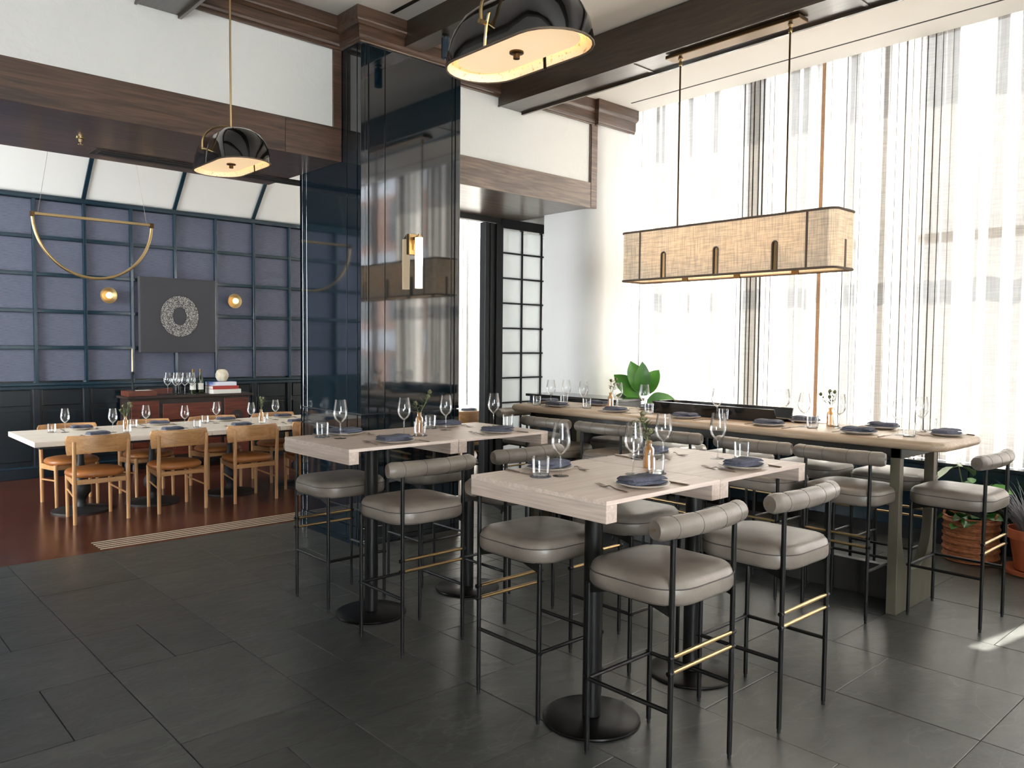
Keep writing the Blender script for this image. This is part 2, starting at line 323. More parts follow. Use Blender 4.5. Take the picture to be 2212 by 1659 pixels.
# cornice swept along the wall line
def sweep(path,prof):
    g=G(); n=len(path); rings=[]
    for d,z in prof:
        row=[]
        for i,p in enumerate(path):
            p=Vector(p)
            def nrm(a,b):
                t=(Vector(b)-Vector(a)).normalized(); return Vector((t.y,-t.x))
            if i==0: m=nrm(path[0],path[1])
            elif i==n-1: m=nrm(path[-2],path[-1])
            else: m=nrm(path[i-1],p)+nrm(p,path[i+1])
            q=p+m*d; row.append((q.x,q.y,z))
        rings.append(row)
    for a in range(len(prof)-1):
        for i in range(n-1):
            g.add([rings[a][i],rings[a][i+1],rings[a+1][i+1],rings[a+1][i]],[(0,1,2,3)])
    g.add([rings[a][n-1] for a in range(len(prof))],[tuple(range(len(prof)))])
    return g
PROF=[(0,3.985),(.016,3.985),(.02,3.992),(.02,4.004),(.03,4.012),(.034,4.03),(.034,4.1),(.05,4.106),(.07,4.124),(.074,4.136),(.074,4.23),(0,4.23)]
cn=struct('cornice',sweep([(-3,5.74),(3.358,5.74),(3.358,5.44),(4.355,5.44),(4.355,5.74),(6.43,5.74),(6.43,5.69),(7.02,5.69)],PROF),'beam_x','stepped oak cornice running round wall, column and pier',smooth=25)
# ceiling beams
def beam(x0,x1,z0,y1,lips,label,strips=()):
    r=struct('beam',B(x0,x1,-4.5,y1,z0,ZC+.01),'beam_y',label,bevel=.003)
    if lips:
        obj('edge_strip',B(x1-.022,x1+.004,-4.5,y1,z0-.022,z0+.02),'beam_y',r,bevel=.002); obj('edge_strip',B(x0-.004,x0+.012,-4.5,y1,z0-.008,z0+.01),'beam_y',r,bevel=.002)
    for y in strips: obj('cross_strip',B(x0+.012,x1-.022,y,y+.03,z0-.006,z0),'beam_y',r)
    return r
beam(3.742,3.915,4.032,5.40,False,'narrow dark oak ceiling beam meeting the blue column')
beam(5.06,5.385,3.907,5.748,True,'wide dark oak ceiling beam above the linen pendant',(4.13,2.36))
beam(1.79,2.095,3.912,5.748,True,'wide dark oak ceiling beam above the black pendants',(3.2,))
beam(.1,.28,4.032,5.748,False,'narrow dark oak ceiling beam above the wall panel')
# ceiling slots and fittings
tag(obj('slot_diffuser',B(6.722,6.74,-1,5.49,ZC-.003,ZC+.01),'black_matte'),'thin black linear slot in the ceiling by the curtain','vent')
tag(obj('slot_diffuser',B(3.555,3.592,2.0,5.33,ZC-.003,ZC+.01),'black_matte'),'short black ceiling slot beside the narrow beam','vent')
sd=thing('slot_diffuser','long dark slot diffuser set in the oak soffit','vent',(0,0,0))
obj('frame',B(1.78,4.2,6.66,6.87,3.1,3.109),'sideboard_dark',sd)
for y in (6.70,6.775): obj('slot',B(1.82,4.16,y,y+.055,3.0965,3.101),'black_matte',sd)
t=thing('smoke_detector','small round white detector on the ceiling beside the curtain','detector',(6.13,3.05,ZC))
obj('body',G().lathe([(.055,0),(.055,-.012),(.03,-.02),(.012,-.035),(0.001,-.035)],20),'plaster_smooth',t)
t=thing('sprinkler','small brass sprinkler head under the dark soffit','sprinkler',(1.61,6.41,3.108))
obj('flange',G().lathe([(.03,0),(.03,-.006),(.012,-.01),(.012,-.03)],14),'brass',t); obj('deflector',G().lathe([(.004,-.03),(.004,-.045),(.018,-.047),(.018,-.05)],12),'brass',t)

# lacquered column: dark core, separate lacquered panels with open joints
colm=struct('column',B(3.372,4.341,5.454,6.43,0,4.1),'black_matte','tall glossy dark blue lacquered panel column')
ZB=[(0,.05),(.052,.152),(.158,.292),(.298,.932),(.94,1.066),(1.074,3.99)]
for x0,x1,dy in ((3.358,3.396,0),(3.400,3.428,.006),(3.437,3.582,.004),(3.588,4.262,.004),(4.271,4.300,.006),(4.304,4.355,0)):
    for k,(z0,z1) in enumerate(ZB):
        pr=-.012 if k<2 else (-.006 if k==2 else 0)
        obj('panel',B(x0,x1,5.44+dy+pr,5.47,z0,z1),'lacquer',colm,bevel=.0018)
for y0,y1,dx in ((5.475,5.498,.006),(5.505,5.655,.004),(5.663,6.325,.004),(6.333,6.39,.006),(6.394,6.44,0)):
    for k,(z0,z1) in enumerate(ZB):
        pr=-.012 if k<2 else (-.006 if k==2 else 0)
        obj('side_panel',B(3.358+dx+pr,3.39,y0,y1,z0,z1),'lacquer',colm,bevel=.0018)
obj('side_panel',B(4.33,4.355,5.475,6.44,0,3.99),'lacquer',colm,bevel=.002); obj('rear_panel',B(3.358,4.355,6.42,6.44,0,3.99),'lacquer',colm)

# white pier with rounded corner
P=[(7.6,6.44),(6.38,6.44),(6.38,5.90)]+[(6.59-.21*math.cos(a*PI/16),5.90-.21*math.sin(a*PI/16)) for a in range(1,9)]
P+=[(6.94,5.69)]+[(6.94+.07*math.sin(a*PI/10),5.76-.07*math.cos(a*PI/10)) for a in range(1,6)]+[(7.01,5.95),(7.6,5.95)]
struct('pier',G().prism(P,2,0,4.5),'plaster_smooth','white plaster pier with rounded corner beside the curtain',smooth=30)
# window wall: low blue ledge, frame and panes
ww=struct('wall_right',B(7.09,7.5,-4.5,5.95,0,.655),'black_matte','dark blue panelled ledge under the window')
obj('ledge_top',B(7.055,7.5,-4.5,5.95,.66,.69),'ledge_blue',ww,bevel=.004)
for k in range(11):
    y=-4.45+k*.95
    for z0,z1 in ((.105,.285),(.292,.652)): obj('ledge_panel',B(7.07,7.095,y,y+.942,z0,z1),'ledge_blue',ww,bevel=.002)
obj('kick_board',B(7.082,7.095,-4.5,5.95,0,.1),'black_matte',ww)
w1=bpy.data.objects.new('window_1',None); COL.objects.link(w1); w1['kind']='structure'; w1['label']='tall divided window behind the sheer curtain'
YM=[-4.5,-3.6,-2.25,-.9,.45,1.8,3.15,4.5,5.95]; ZM=[.69,2.62,4.46]
for y in YM: obj('mullion',B(7.52,7.6,y-.03,y+.03,.69,4.46),'mullion',w1)
for a,b in zip(YM,YM[1:]):
    obj('transom',B(7.52,7.6,a+.03,b-.03,2.58,2.66),'mullion',w1)
    for z0,z1 in ((.69,2.58),(2.66,4.46)): obj('pane',B(7.555,7.561,a+.03,b-.03,z0,z1),'window_glass',w1)
struct('wall_right',B(7.5,7.75,-4.5,6.6,-.1,.69),'plaster_smooth'); 
# sheer curtains
def curtain(name,label,y0,y1,x,z0,z1,seed,nper=.19,amp=.021):
    rnd=random.Random(seed); n=int((y1-y0)/.012); ph=0; xs=[]; ys=[]
    for i in range(n+1):
        y=y0+(y1-y0)*i/n; ys.append(y)
        ph+=2*PI*.012/nper*(1+.55*math.sin(y*3.1+seed)+.3*math.sin(y*7.7))
        xs.append((ph,1+.35*math.sin(y*2.3+seed)))
    rings=[]
    for k,z in enumerate([z0,z0+.5,z0+1.2,z0+2,z0+2.8,z1]):
        s=.75+.25*(z1-z)/(z1-z0)
        rings.append([(x+amp*xs[i][1]*s*math.sin(xs[i][0]+.12*k*math.sin(ys[i]*1.9)),ys[i]+.018*math.sin(2*xs[i][0]),z) for i in range(n+1)])
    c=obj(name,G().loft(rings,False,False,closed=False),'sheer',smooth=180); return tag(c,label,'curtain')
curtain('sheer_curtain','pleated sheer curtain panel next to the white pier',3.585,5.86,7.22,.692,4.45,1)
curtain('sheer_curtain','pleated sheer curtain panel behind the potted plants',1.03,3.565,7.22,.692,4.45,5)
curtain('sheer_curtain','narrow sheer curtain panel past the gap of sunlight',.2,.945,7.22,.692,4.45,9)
tag(obj('curtain_hem',B(7.185,7.19,3.557,3.59,.692,4.45),'hem'),'tan vertical hem where two sheer curtain panels meet','hem')
# brick building outside
bd=thing('brick_building','brick building with grey bands standing outside the window','building',(0,0,0))
obj('wall',B(15,17,-24,-.8,-4,9),'brick',bd)
for k in range(4): obj('band',B(14.9,15.02,-24,-.8,-1.2+k*2.6,-.5+k*2.6),'concrete_out',bd)
for i in range(9):
    for k in range(3): obj('window_pane',B(14.95,15.02,-2.4-i*2.3,-1.2-i*2.3,-.2+k*2.6,1.2+k*2.6),'glass_dark',bd)
struct('ground',B(7.75,60,-60,60,-4.2,-4),'concrete_out')

# ================================================================== DINING ROOM SHELL
dw=struct('wall_back',B(-3,8.42,10.74,10.9,0,4.5),'blue_dark','dark blue panelled dining room wall')
X0=2.169; DX=.5387; ZR=[3.315,2.859,2.423,1.988,1.554,1.134]
XC=[X0+DX*k for k in range(-5,12)]; XC=[x for x in XC if -1<x<8.3]
meF=None
for i,x in enumerate(XC):
    obj('batten',B(x-.017,x+.017,10.675,10.745,1.134,3.33),'blue_paint',dw,bevel=.003)
    obj('stile',B(x-.03,x+.03,10.70,10.745,.12,1.1),'blue_dark',dw,bevel=.003)
    if i+1<len(XC):
        for a,b in zip(ZR,ZR[1:]):
            if meF is None: meF=B(.017,DX-.017,-.01,.012,0,.41).mesh('fabric_panel',.003); meF.materials.append(MAT['wall_fabric'])
            f=obj('fabric_panel',meF,None,dw,(x,10.728,b+.022)); f.scale.z=(a-b-.045)/.41
        for a in ZR[1:-1]: obj('cross_rail',B(x+.017,x+DX-.017,10.69,10.745,a-.02,a+.02),'blue_paint',dw,bevel=.003)
        obj('wainscot_panel',B(x+.06,x+DX-.06,10.722,10.745,.2,.80),'blue_dark',dw,bevel=.006); obj('wainscot_panel',B(x+.06,x+DX-.06,10.722,10.745,.86,1.05),'blue_dark',dw,bevel=.006)
obj('chair_rail',B(-1,8.3,10.66,10.745,1.10,1.134),'blue_paint',dw,bevel=.006); obj('chair_rail',B(-1,8.3,10.68,10.745,1.06,1.098),'blue_paint',dw,bevel=.004)
obj('top_rail',B(-1,8.3,10.66,10.745,3.30,3.335),'blue_paint',dw,bevel=.005); obj('top_rail',B(-1,8.3,10.68,10.745,3.335,3.36),'blue_paint',dw,bevel=.004)
obj('baseboard',B(-1,8.3,10.69,10.745,0,.12),'blue_dark',dw,bevel=.004); obj('base_cap',B(-1,8.3,10.68,10.745,.12,.14),'blue_paint',dw,bevel=.004)
cv=struct('ceiling_cove',G().prism([(10.78,3.36),(10.82,3.42),(9.93,4.4),(9.89,4.3)],0,-1,8.3),'black_matte','slanted ceiling cove of white panels between blue battens')
for k in range(-1,6):
    xa=2.7077+k*1.0774
    if xa>8.2: break
    obj('cove_panel',G().prism([(10.735,3.34),(10.775,3.38),(9.915,4.32),(9.875,4.28)],0,max(xa+.024,-1),min(xa+1.0774-.024,8.3)),'plaster_smooth',cv)
    obj('cove_batten',G().prism([(10.73,3.32),(10.775,3.38),(9.9,4.33),(9.855,4.27)],0,xa-.022,xa+.022),'blue_paint',cv)
# dining right wall with window and sheer
struct('wall_right',B(8.3,8.42,6.44,7.1,0,4.5),'plaster_smooth'); struct('wall_right',B(8.3,8.42,10.6,10.9,0,4.5),'plaster_smooth')
struct('wall_right',B(8.3,8.42,7.1,10.6,0,.3),'plaster_smooth'); struct('wall_right',B(8.3,8.42,7.1,10.6,4.0,4.5),'plaster_smooth')
struct('wall_right',B(7.5,8.42,6.44,6.56,0,4.5),'plaster_smooth'); struct('ceiling',B(6.38,8.42,6.44,7.06,4.4,4.5),'ceiling_white')
w2=bpy.data.objects.new('window_2',None); COL.objects.link(w2); w2['kind']='structure'; w2['label']='bright window at the end of the dining room'
for y in (7.13,8.85,10.57): obj('mullion',B(8.33,8.39,y-.03,y+.03,.3,4.0),'mullion',w2)
for a,b in ((7.16,8.82),(8.88,10.54)): obj('pane',B(8.358,8.364,a,b,.3,4.0),'window_glass',w2)
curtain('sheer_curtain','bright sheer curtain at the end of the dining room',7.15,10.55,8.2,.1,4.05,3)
struct('wall_back',B(6.47,8.42,6.9,7.05,3.108,4.5),'plaster_smooth')
# frosted partition with black grid
pt=struct('partition',B(6.19,6.225,6.96,7.04,0,3.05),'frame_black','frosted glass partition with black square grid')
obj('head',B(6.19,8.3,6.95,7.05,3.0,3.108),'frame_black',pt)
PX=[6.225+.327*k for k in range(7)]; PZ=[.947+.2953*k for k in range(8)]
PZ[-1]=3.0
for x in PX[1:]: obj('glazing_bar',B(x-.009,x+.009,6.975,7.015,.0,3.0),'frame_black',pt)
for a,b in zip(PX,PX[1:]):
    for z in PZ[:-1]: obj('glazing_bar',B(a+.009,b-.009,6.977,7.013,z-.009,z+.009),'frame_black',pt)
    for z0,z1 in zip(PZ,PZ[1:]): obj('pane',B(a+.009,b-.009,6.992,7.0,z0+.009,z1-.009),'frosted',pt)
    obj('lower_pane',B(a+.009,b-.009,6.992,7.0,.06,PZ[0]-.009),'frosted',pt)
fd=thing('folding_door','stack of folded black door panels under the oak soffit','door',(0,0,0)); fd['kind']='structure'; del fd['category']
fd.name='door_1'
for k in range(6):
    x=5.925+k*.044; d=[.0,.02,.01,.03,.0,.02][k]
    obj('door_panel',B(x,x+.041,6.93+d,7.03,.02,3.04),'frame_black',fd,bevel=.004)
obj('track',B(4.355,6.19,6.96,7.04,3.05,3.108),'frame_black',fd)
# ================================================================== BAR STOOLS
def make_stool():
    t=thing('bar_stool','x','stool',(0,0,0),0,'grey leather bar stools')
    R=.0105
    def leg(p0,p1,rr_=R): return obj('leg',G().tube([p0,p1],rr_,10),'black_metal',t)
    for sx in (-1,1):
        a=leg((sx*.2,.2,.018),(sx*.2,.2,.70)); obj('glide',G().lathe([(.008,0),(.008,.018)],8,(sx*.2,.2)),'black_matte',a)
        a=leg((sx*.2,-.2,.018),(sx*.2,-.2,.955)); obj('glide',G().lathe([(.008,0),(.008,.018)],8,(sx*.2,-.2)),'black_matte',a)
        obj('side_bar',G().tube([(sx*.2,-.2,.31),(sx*.2,.215,.31)],.009,8),'black_metal',t)
        obj('seat_bracket',G().prism([(.19,.66),(.19,.70),(-.19,.70),(-.19,.66),(-.1,.684),(.1,.684)],0,sx*.2-.004,sx*.2+.004),'black_metal',t)
    obj('front_bar',G().tube([(-.2,.2,.31),(.2,.2,.31)],.009,8),'black_metal',t)
    for z in (.455,.512):
        b=obj('brass_rail',G().tube([(-.19,-.2,z),(.19,-.2,z)],.0085,10),'brass',t); b['label']='brass rail between the rear legs'
        for s in (-1,1): obj('rail_cap',G().tube([(s*.19,-.2,z),(s*.216,-.2,z)],.0105,8),'black_metal',b)
    rings=[]
    for sc,z,r in ((.86,.692,.12),(.95,.697,.13),(.99,.71,.135),(1.0,.735,.14),(.995,.757,.14),(.985,.763,.14),(.965,.775,.135),(.90,.789,.12),(.75,.797,.1),(.5,.802,.07),(.2,.804,.03)):
        rings.append(rr(.485*sc,.475*sc,r*sc,6,0,.0,z))
    s=obj('seat',G().loft(rings),'leather_grey',t,smooth=60)
    pr=[Vector(p) for p in rr(.487,.477,.14,6,0,0,.7605)]; pr.append(pr[0])
    obj('piping',G().tube(pr,.0022,5,False),'leather_seam',s)
    pts=[];rs=[]
    N=26
    for k in range(N+1):
        x=-.277+.554*k/N; e=min(1,(.277-abs(x))/.02); pts.append((x,-.207+.035*(x/.285)**2,.985)); rs.append(.0435*(.80+.2*math.sqrt(max(0,1-(1-e)**2))) - .0022*math.exp(-((abs(x)-.075)/.014)**2)-.0022*math.exp(-((abs(x)-.2)/.014)**2))
    b=obj('backrest',G().tube(pts,rs,18),'leather_grey',t,smooth=50)
    for x in (-.2,-.075,.075,.2):
        y=-.207+.035*(x/.285)**2; ring=[(x,y+.0418*math.cos(a*PI/10),.985+.0418*math.sin(a*PI/10)) for a in range(21)]
        obj('seam',G().tube(ring,.0016,5,False),'leather_seam',b)
    for s_ in (-1,1): obj('button',G().tube([(s_*.274,-.174,.985),(s_*.281,-.174,.985)],.005,8),'brass',b)
    return t
st0=make_stool(); first=[True]
def stool(x,y,rz,label):
    if first[0]:
        first[0]=False; KIDS[st0.name]=[(c,list(c.children)) for c in st0.children]; st0.location=(x,y,0); st0.rotation_euler=(0,0,rz); st0['label']=label; return
    copy_tree(st0,(x,y,0),rz,label)
J=lambda a:a
stool(2.52,1.868,0,'grey leather bar stool at foreground table, nearest the camera')
stool(3.262,1.843,0,'grey leather bar stool at foreground table, beside the nearest one on its right')
stool(2.55,2.578,PI,'grey bar stool tucked under far side of foreground table, left one')
stool(3.24,2.636,PI,'grey bar stool tucked under far side of foreground table, right one')
stool(2.52,3.557,0,'grey bar stool on camera side of column-side table, left one')
stool(3.262,3.585,0,'grey bar stool on camera side of column-side table, right one')
stool(2.585,4.435,PI,'grey bar stool between column-side table and dining room, left one')
stool(3.30,4.46,PI,'grey bar stool between column-side table and blue column, right one')
LY=[2.18,2.765,3.44,4.07,4.71]; ON=['first','second','third','fourth','fifth']
for k,y in enumerate(LY): stool(4.884,y,-PI/2,f'grey bar stool on room side of communal table, {ON[k]} from its near end')
RY=[2.22,2.80,3.44,4.07,4.66]
for k,y in enumerate(RY): stool(5.641,y,PI/2,f'grey bar stool on window side of communal table, {ON[k]} from its near end')
stool(5.238,1.675,0,'grey bar stool at the near end of communal table beside the potted plants')
stool(5.27,5.46,PI,'grey bar stool at the far end of communal table by the frosted partition')

# ================================================================== BAR TABLES (square tops pushed together)
def bar_table(x0,x1,y0,y1,label):
    cx,cyy=(x0+x1)/2,(y0+y1)/2; w,d=x1-x0,y1-y0
    t=thing('bar_table',label,'table',(cx,cyy,0),0,'square bleached-oak bar tables')
    obj('tabletop',B(-w/2,w/2,-d/2,d/2,1.049,1.067),'bleached_x',t,bevel=.002)
    for s in (-1,1):
        a=s*w/2; b=s*(w/2-.062); obj('apron',B(min(a,b)+.0005,max(a,b)-.0005,-d/2+.0005,d/2-.0005,.982,1.0495),'bleached_y',t,bevel=.002)
    obj('top_plate',B(-.2,.2,-.2,.2,1.04,1.05),'black_metal',t)
    obj('pole',G().lathe([(.04,.02),(.04,1.045)],20),'black_metal',t)
    obj('base',G().lathe([(.001,.016),(.045,.016),(.20,.015),(.212,.011),(.215,.005),(.213,0)][::-1],40),'base_metal',t)
bar_table(2.19,2.934,1.872,2.648,'near half of the foreground bleached-oak bar table')
bar_table(2.937,3.681,1.872,2.648,'half of foreground bleached-oak bar table closer to the window')
bar_table(2.204,2.955,3.690,4.434,'near half of the bleached-oak bar table beside the blue column')
bar_table(2.958,3.712,3.690,4.434,'far half of the bleached-oak bar table beside the blue column')

# ================================================================== COMMUNAL TABLE
TZ=1.089
t=thing('communal_table','long communal bar table with rounded oak top and bronze end legs','table',(5.255,3.53,0))
W,D=.71,3.76
rings=[]
for k in range(9):
    a=-PI/2+PI*k/8; ins=.03*(1-math.cos(a)); rings.append(rr(W-2*ins,D-2*ins,.11-ins*.5,7,0,0,TZ-.03+.03*math.sin(a)))
obj('tabletop',G().loft(rings),'communal_wood',t,smooth=50)
obj('rail',B(-.30,.30,-1.62,1.62,.965,1.03),'dark_bronze',t,bevel=.004)
def uleg(y):
    h=.3; b=h-.055
    out=[(-h,0),(h,0),(h,1.03),(b,1.03)]
    inner=[(b-.0,.62)]
    arc=[]
    for k in range(0,17):
        a=k*PI/16; xx=b*math.cos(a); zz=.62-.385*(math.sin(a)**.75); arc.append((xx,zz))
    poly=out+arc+[(-b,1.03),(-h,1.03)]
    return G().prism(poly,1,y-.03,y+.03)
obj('end_leg',uleg(-1.585),'bronze',t,bevel=.003); obj('end_leg',uleg(1.585),'bronze',t,bevel=.003)
obj('low_beam',B(-.03,.03,-1.555,1.555,0.002,.225),'dark_bronze',t,bevel=.003)
obj('outlet_plate',B(-.305,-.30,1.03-.62+.0,1.03-.62+.05,.985,1.005),'steel',t)
# trough on the communal table
t=thing('trough','long black metal trough lying open on the communal table','planter',(5.36,3.43,TZ))
def ch(y):
    o=[(-.145,.098),(-.12,.0),(.12,.0),(.145,.098),(.13,.098),(.105,.02),(-.105,.02),(-.13,.098)]
    return [(q[0],y,q[1]) for q in o]
obj('channel',G().loft([ch(-.53),ch(.56)]),'console_black',t,bevel=.003)
obj('end_plate',G().add([(-.118,.548,.015),(.118,.548,.015),(.14,.548,.098),(-.14,.548,.098),(-.118,.556,.015),(.118,.556,.015),(.14,.556,.098),(-.14,.556,.098)],[(0,1,2,3),(4,5,6,7),(0,1,5,4),(2,3,7,6),(1,2,6,5),(3,0,4,7)]),'console_black',t)
# low console beside the partition
t=thing('service_console','low dark blue console with glossy black top beside the pier','console',(6.13,5.6,0))
obj('body',B(-.2,.2,-.62,.58,.0,1.085),'blue_dark',t,bevel=.004); obj('top',B(-.225,.225,-.65,.62,1.085,1.112),'console_black',t,bevel=.003)
for k in range(3): obj('front_panel',B(-.212,-.198,-.58+k*.385,-.58+k*.385+.37,.1,1.04),'blue_paint',t,bevel=.003)

# ================================================================== DINING TABLES AND CHAIRS
def dining_table(x0,x1,peds,label):
    t=thing('dining_table',label,'table',((x0+x1)/2,8.395,0),0,'pale dining tables in a row'); w=x1-x0
    obj('tabletop',B(-w/2,w/2,-.555,.555,.703,.75),'dining_top',t,bevel=.004)
    obj('underframe',B(-w/2+.08,w/2-.08,-.35,.35,.66,.703),'black_matte',t)
    for px in peds:
        c=(px-(x0+x1)/2,0)
        obj('pedestal',G().lathe([(.07,.03),(.05,.05),(.035,.09),(.05,.13),(.085,.18),(.085,.24),(.05,.29),(.035,.33),(.045,.4),(.03,.48),(.03,.66)],18,c),'black_matte',t,smooth=60)
        obj('pedestal_base',G().lathe([(.26,0),(.26,.015),(.1,.035),(.06,.045)],28,c),'black_matte',t)
dining_table(1.563,3.119,(2.06,2.72),'longest pale dining table at the open end of the row')
dining_table(3.123,3.846,(3.53,),'pale dining table next in the row, in front of the sideboard')
dining_table(3.85,4.9,(4.35,),'pale dining table half hidden behind the blue column')
dining_table(6.0,7.5,(6.4,7.1),'pale dining table seen beyond the column by the bright window')
def make_chair():
    t=thing('dining_chair','x','chair',(0,0,0),0,'oak dining chairs with tan leather seats')
    for s in (-1,1):
        obj('leg',G().tube([(s*.223,-.21,0),(s*.223,-.213,.4),(s*.226,-.235,.745)],[.016,.019,.015],10),'chair_oak',t)
        obj('leg',G().tube([(s*.185,.205,0),(s*.185,.2,.42)],[.015,.019],10),'chair_oak',t)
        obj('stretcher',G().tube([(s*.222,-.21,.235),(s*.186,.2,.265)],.0085,8),'chair_oak',t)
        obj('seat_rail',G().loft([[(s*.222+dx,-.21,z) for dx,z in ((-.011,.345),(.011,.345),(.011,.40),(-.011,.40))],[(s*.186+dx,.2,z) for dx,z in ((-.011,.365),(.011,.365),(.011,.41),(-.011,.41))]]),'chair_oak',t,bevel=.003)
    obj('cross_rail',B(-.175,.175,.19,.21,.37,.41),'chair_oak_x',t,bevel=.003); obj('cross_rail',B(-.21,.21,-.2,-.185,.352,.395),'chair_oak_x',t,bevel=.003)
    rings=[]
    for sc,z in ((.82,.402),(.95,.41),(1.0,.43),(.99,.447),(.93,.462),(.75,.472),(.4,.477)):
        rings.append([(.242*sc*math.copysign(abs(math.cos(a))**.8,math.cos(a)),.01+.228*sc*math.copysign(abs(math.sin(a))**.8,math.sin(a)),z) for a in [2*PI*k/32 for k in range(32)]])
    obj('seat',G().loft(rings),'leather_tan',t,smooth=60)
    g=G(); n=14; rows=[]
    def Y(u): return -.222+.085*u*u
    ring=[]
    for j,zz in enumerate((.632,.66,.76,.79)):
        rows.append([(.268*(2*i/n-1)*(1-.03*(1 if j in(0,3) else 0)),Y(2*i/n-1)+.02*(zz-.7)*-1.2,zz-(.018*(2*i/n-1)**2 if j==0 else 0)) for i in range(n+1)])
    back=[[(x,y+.016,z) for x,y,z in r] for r in rows]
    loop=lambda i:[rows[0][i],rows[1][i],rows[2][i],rows[3][i],back[3][i],back[2][i],back[1][i],back[0][i]]
    obj('backrest',G().loft([loop(i) for i in range(n+1)]),'chair_oak_x',t,bevel=.004,smooth=50)
    return t
ch0=make_chair(); cf=[True]
def chair(x,y,rz,label):
    if cf[0]:
        cf[0]=False; KIDS[ch0.name]=[(c,list(c.children)) for c in ch0.children]; ch0.location=(x,y,0); ch0.rotation_euler=(0,0,rz); ch0['label']=label; return
    copy_tree(ch0,(x,y,0),rz,label)
for x,n in ((2.07,'first, nearest the open table end'),(2.79,'second along the row'),(3.532,'third along the row'),(4.25,'fourth, half behind column')):
    chair(x,7.955,0,f'oak dining chair backing onto the bar room, {n}')
for x,n in ((2.09,'first from the open table end'),(2.83,'second along, before the sideboard'),(3.58,'third along, before the sideboard'),(4.32,'fourth, by the column edge')):
    chair(x,8.86,PI,f'oak dining chair on the wall side of dining table, {n}')
chair(6.40,7.92,0,'oak dining chair at the table beyond the column by the bright window'); 
# ================================================================== LAMPS
def black_pendant(y,label):
    t=thing('dome_pendant',label,'pendant lamp',(1.95,y,2.66),0,'black oblong dome pendants')
    # outline (stadium, long along y) with narrow slot columns at the middle of the long sides
    def ring(w,d,z,n=12):
        r=w/2; P=[]; s=d/2-r; h=.008
        P+=[(r,-h,z),(r,h,z)]
        P+=[(r,h+(s-h)*k/3,z) for k in (1,2)]
        P+=[(r*math.cos(PI*k/n),s+r*math.sin(PI*k/n)*1.0,z) for k in range(n+1)]
        P+=[(-r,h+(s-h)*k/3,z) for k in (2,1)]
        P+=[(-r,h,z),(-r,-h,z)]
        P+=[(-r,-(h+(s-h)*k/3),z) for k in (1,2)]
        P+=[(-r*math.cos(PI*k/n),-s-r*math.sin(PI*k/n),z) for k in range(n+1)]
        P+=[(r,-(h+(s-h)*k/3),z) for k in (2,1)]
        return P
    LV=[(.30,.64,0),(.297,.635,.03),(.285,.61,.08),(.262,.56,.125),(.222,.48,.165),(.165,.37,.193),(.09,.22,.208),(.03,.08,.212)]
    def shell(off,top):
        g=G(); rs=[ring(w-2*off,d-2*off,z-(off if i>4 else 0)*1.2) for i,(w,d,z) in enumerate(LV)]; n=len(rs[0]); iL=[i for i,p in enumerate(rs[0]) if abs(p[1]+.008)<1e-6 and p[0]<0 or (abs(p[1]-.008)<1e-6 and p[0]<0)]
        v=[p for r in rs for p in r]; f=[]
        sl=[j for j in range(n) if abs(rs[0][j][1])<.0081 and abs(rs[0][(j+1)%n][1])<.0081 and abs(rs[0][j][0]-rs[0][(j+1)%n][0])<.01]
        for i in range(len(rs)-1):
            for j in range(n):
                if j in sl and i<3: continue
                a=i*n+j; b=i*n+(j+1)%n; f.append((a,b,b+n,a+n))
        f.append(tuple((len(rs)-1)*n+j for j in range(n))); g.add(v,f); return g
    obj('outer_shell',shell(0,0),'black_gloss',t,smooth=60)
    obj('liner',shell(.007,0),'shade_cream',t,smooth=60)
    obj('rim',G().tube([(p[0]*.99,p[1]*.995,0) for p in ring(.30,.64,0)[1:]]+[(0.1485,-.008,0)],.0042,6,False),'trim_taupe',t)
    obj('diffuser_plate',G().prism([(p[0],p[1]) for p in ring(.222,.54,0)],2,.022,.028),'diffuser',t)
    for yb in (-.13,.13): obj('bulb',G().lathe([(.004,.07),(.022,.085),(.026,.105),(.016,.13),(.004,.135)],12,(0,yb)),'lamp_bulb',t)
    k=obj('knob',G().lathe([(.026,.021),(.026,.015),(.012,.013),(.012,-.004)],16),'brass_dark',t)
    arc=[(.168*math.cos(PI*a/24),0,.115+.118*math.sin(PI*a/24)) for a in range(25)]
    arc=[(.168,0,.075)]+arc+[(-.168,0,.075)]
    obj('bail_handle',G().tube(arc,.0065,8),'brass',t)
    for s in (-1,1): obj('pivot',G().tube([(s*.146,0,.082),(s*.176,0,.082)],.008,10),'brass',t)
    obj('rod',G().tube([(0,0,.23),(0,0,3.912-2.66)],.006,8),'brass',t)
    obj('ceiling_canopy',G().lathe([(.05,3.912-2.66),(.05,3.9-2.66),(.012,3.89-2.66)],16),'brass_dark',t)
black_pendant(2.118,'large glossy black dome pendant glowing inside, closest to the camera')
black_pendant(4.581,'smaller-looking glossy black dome pendant hung before the dark lintel')

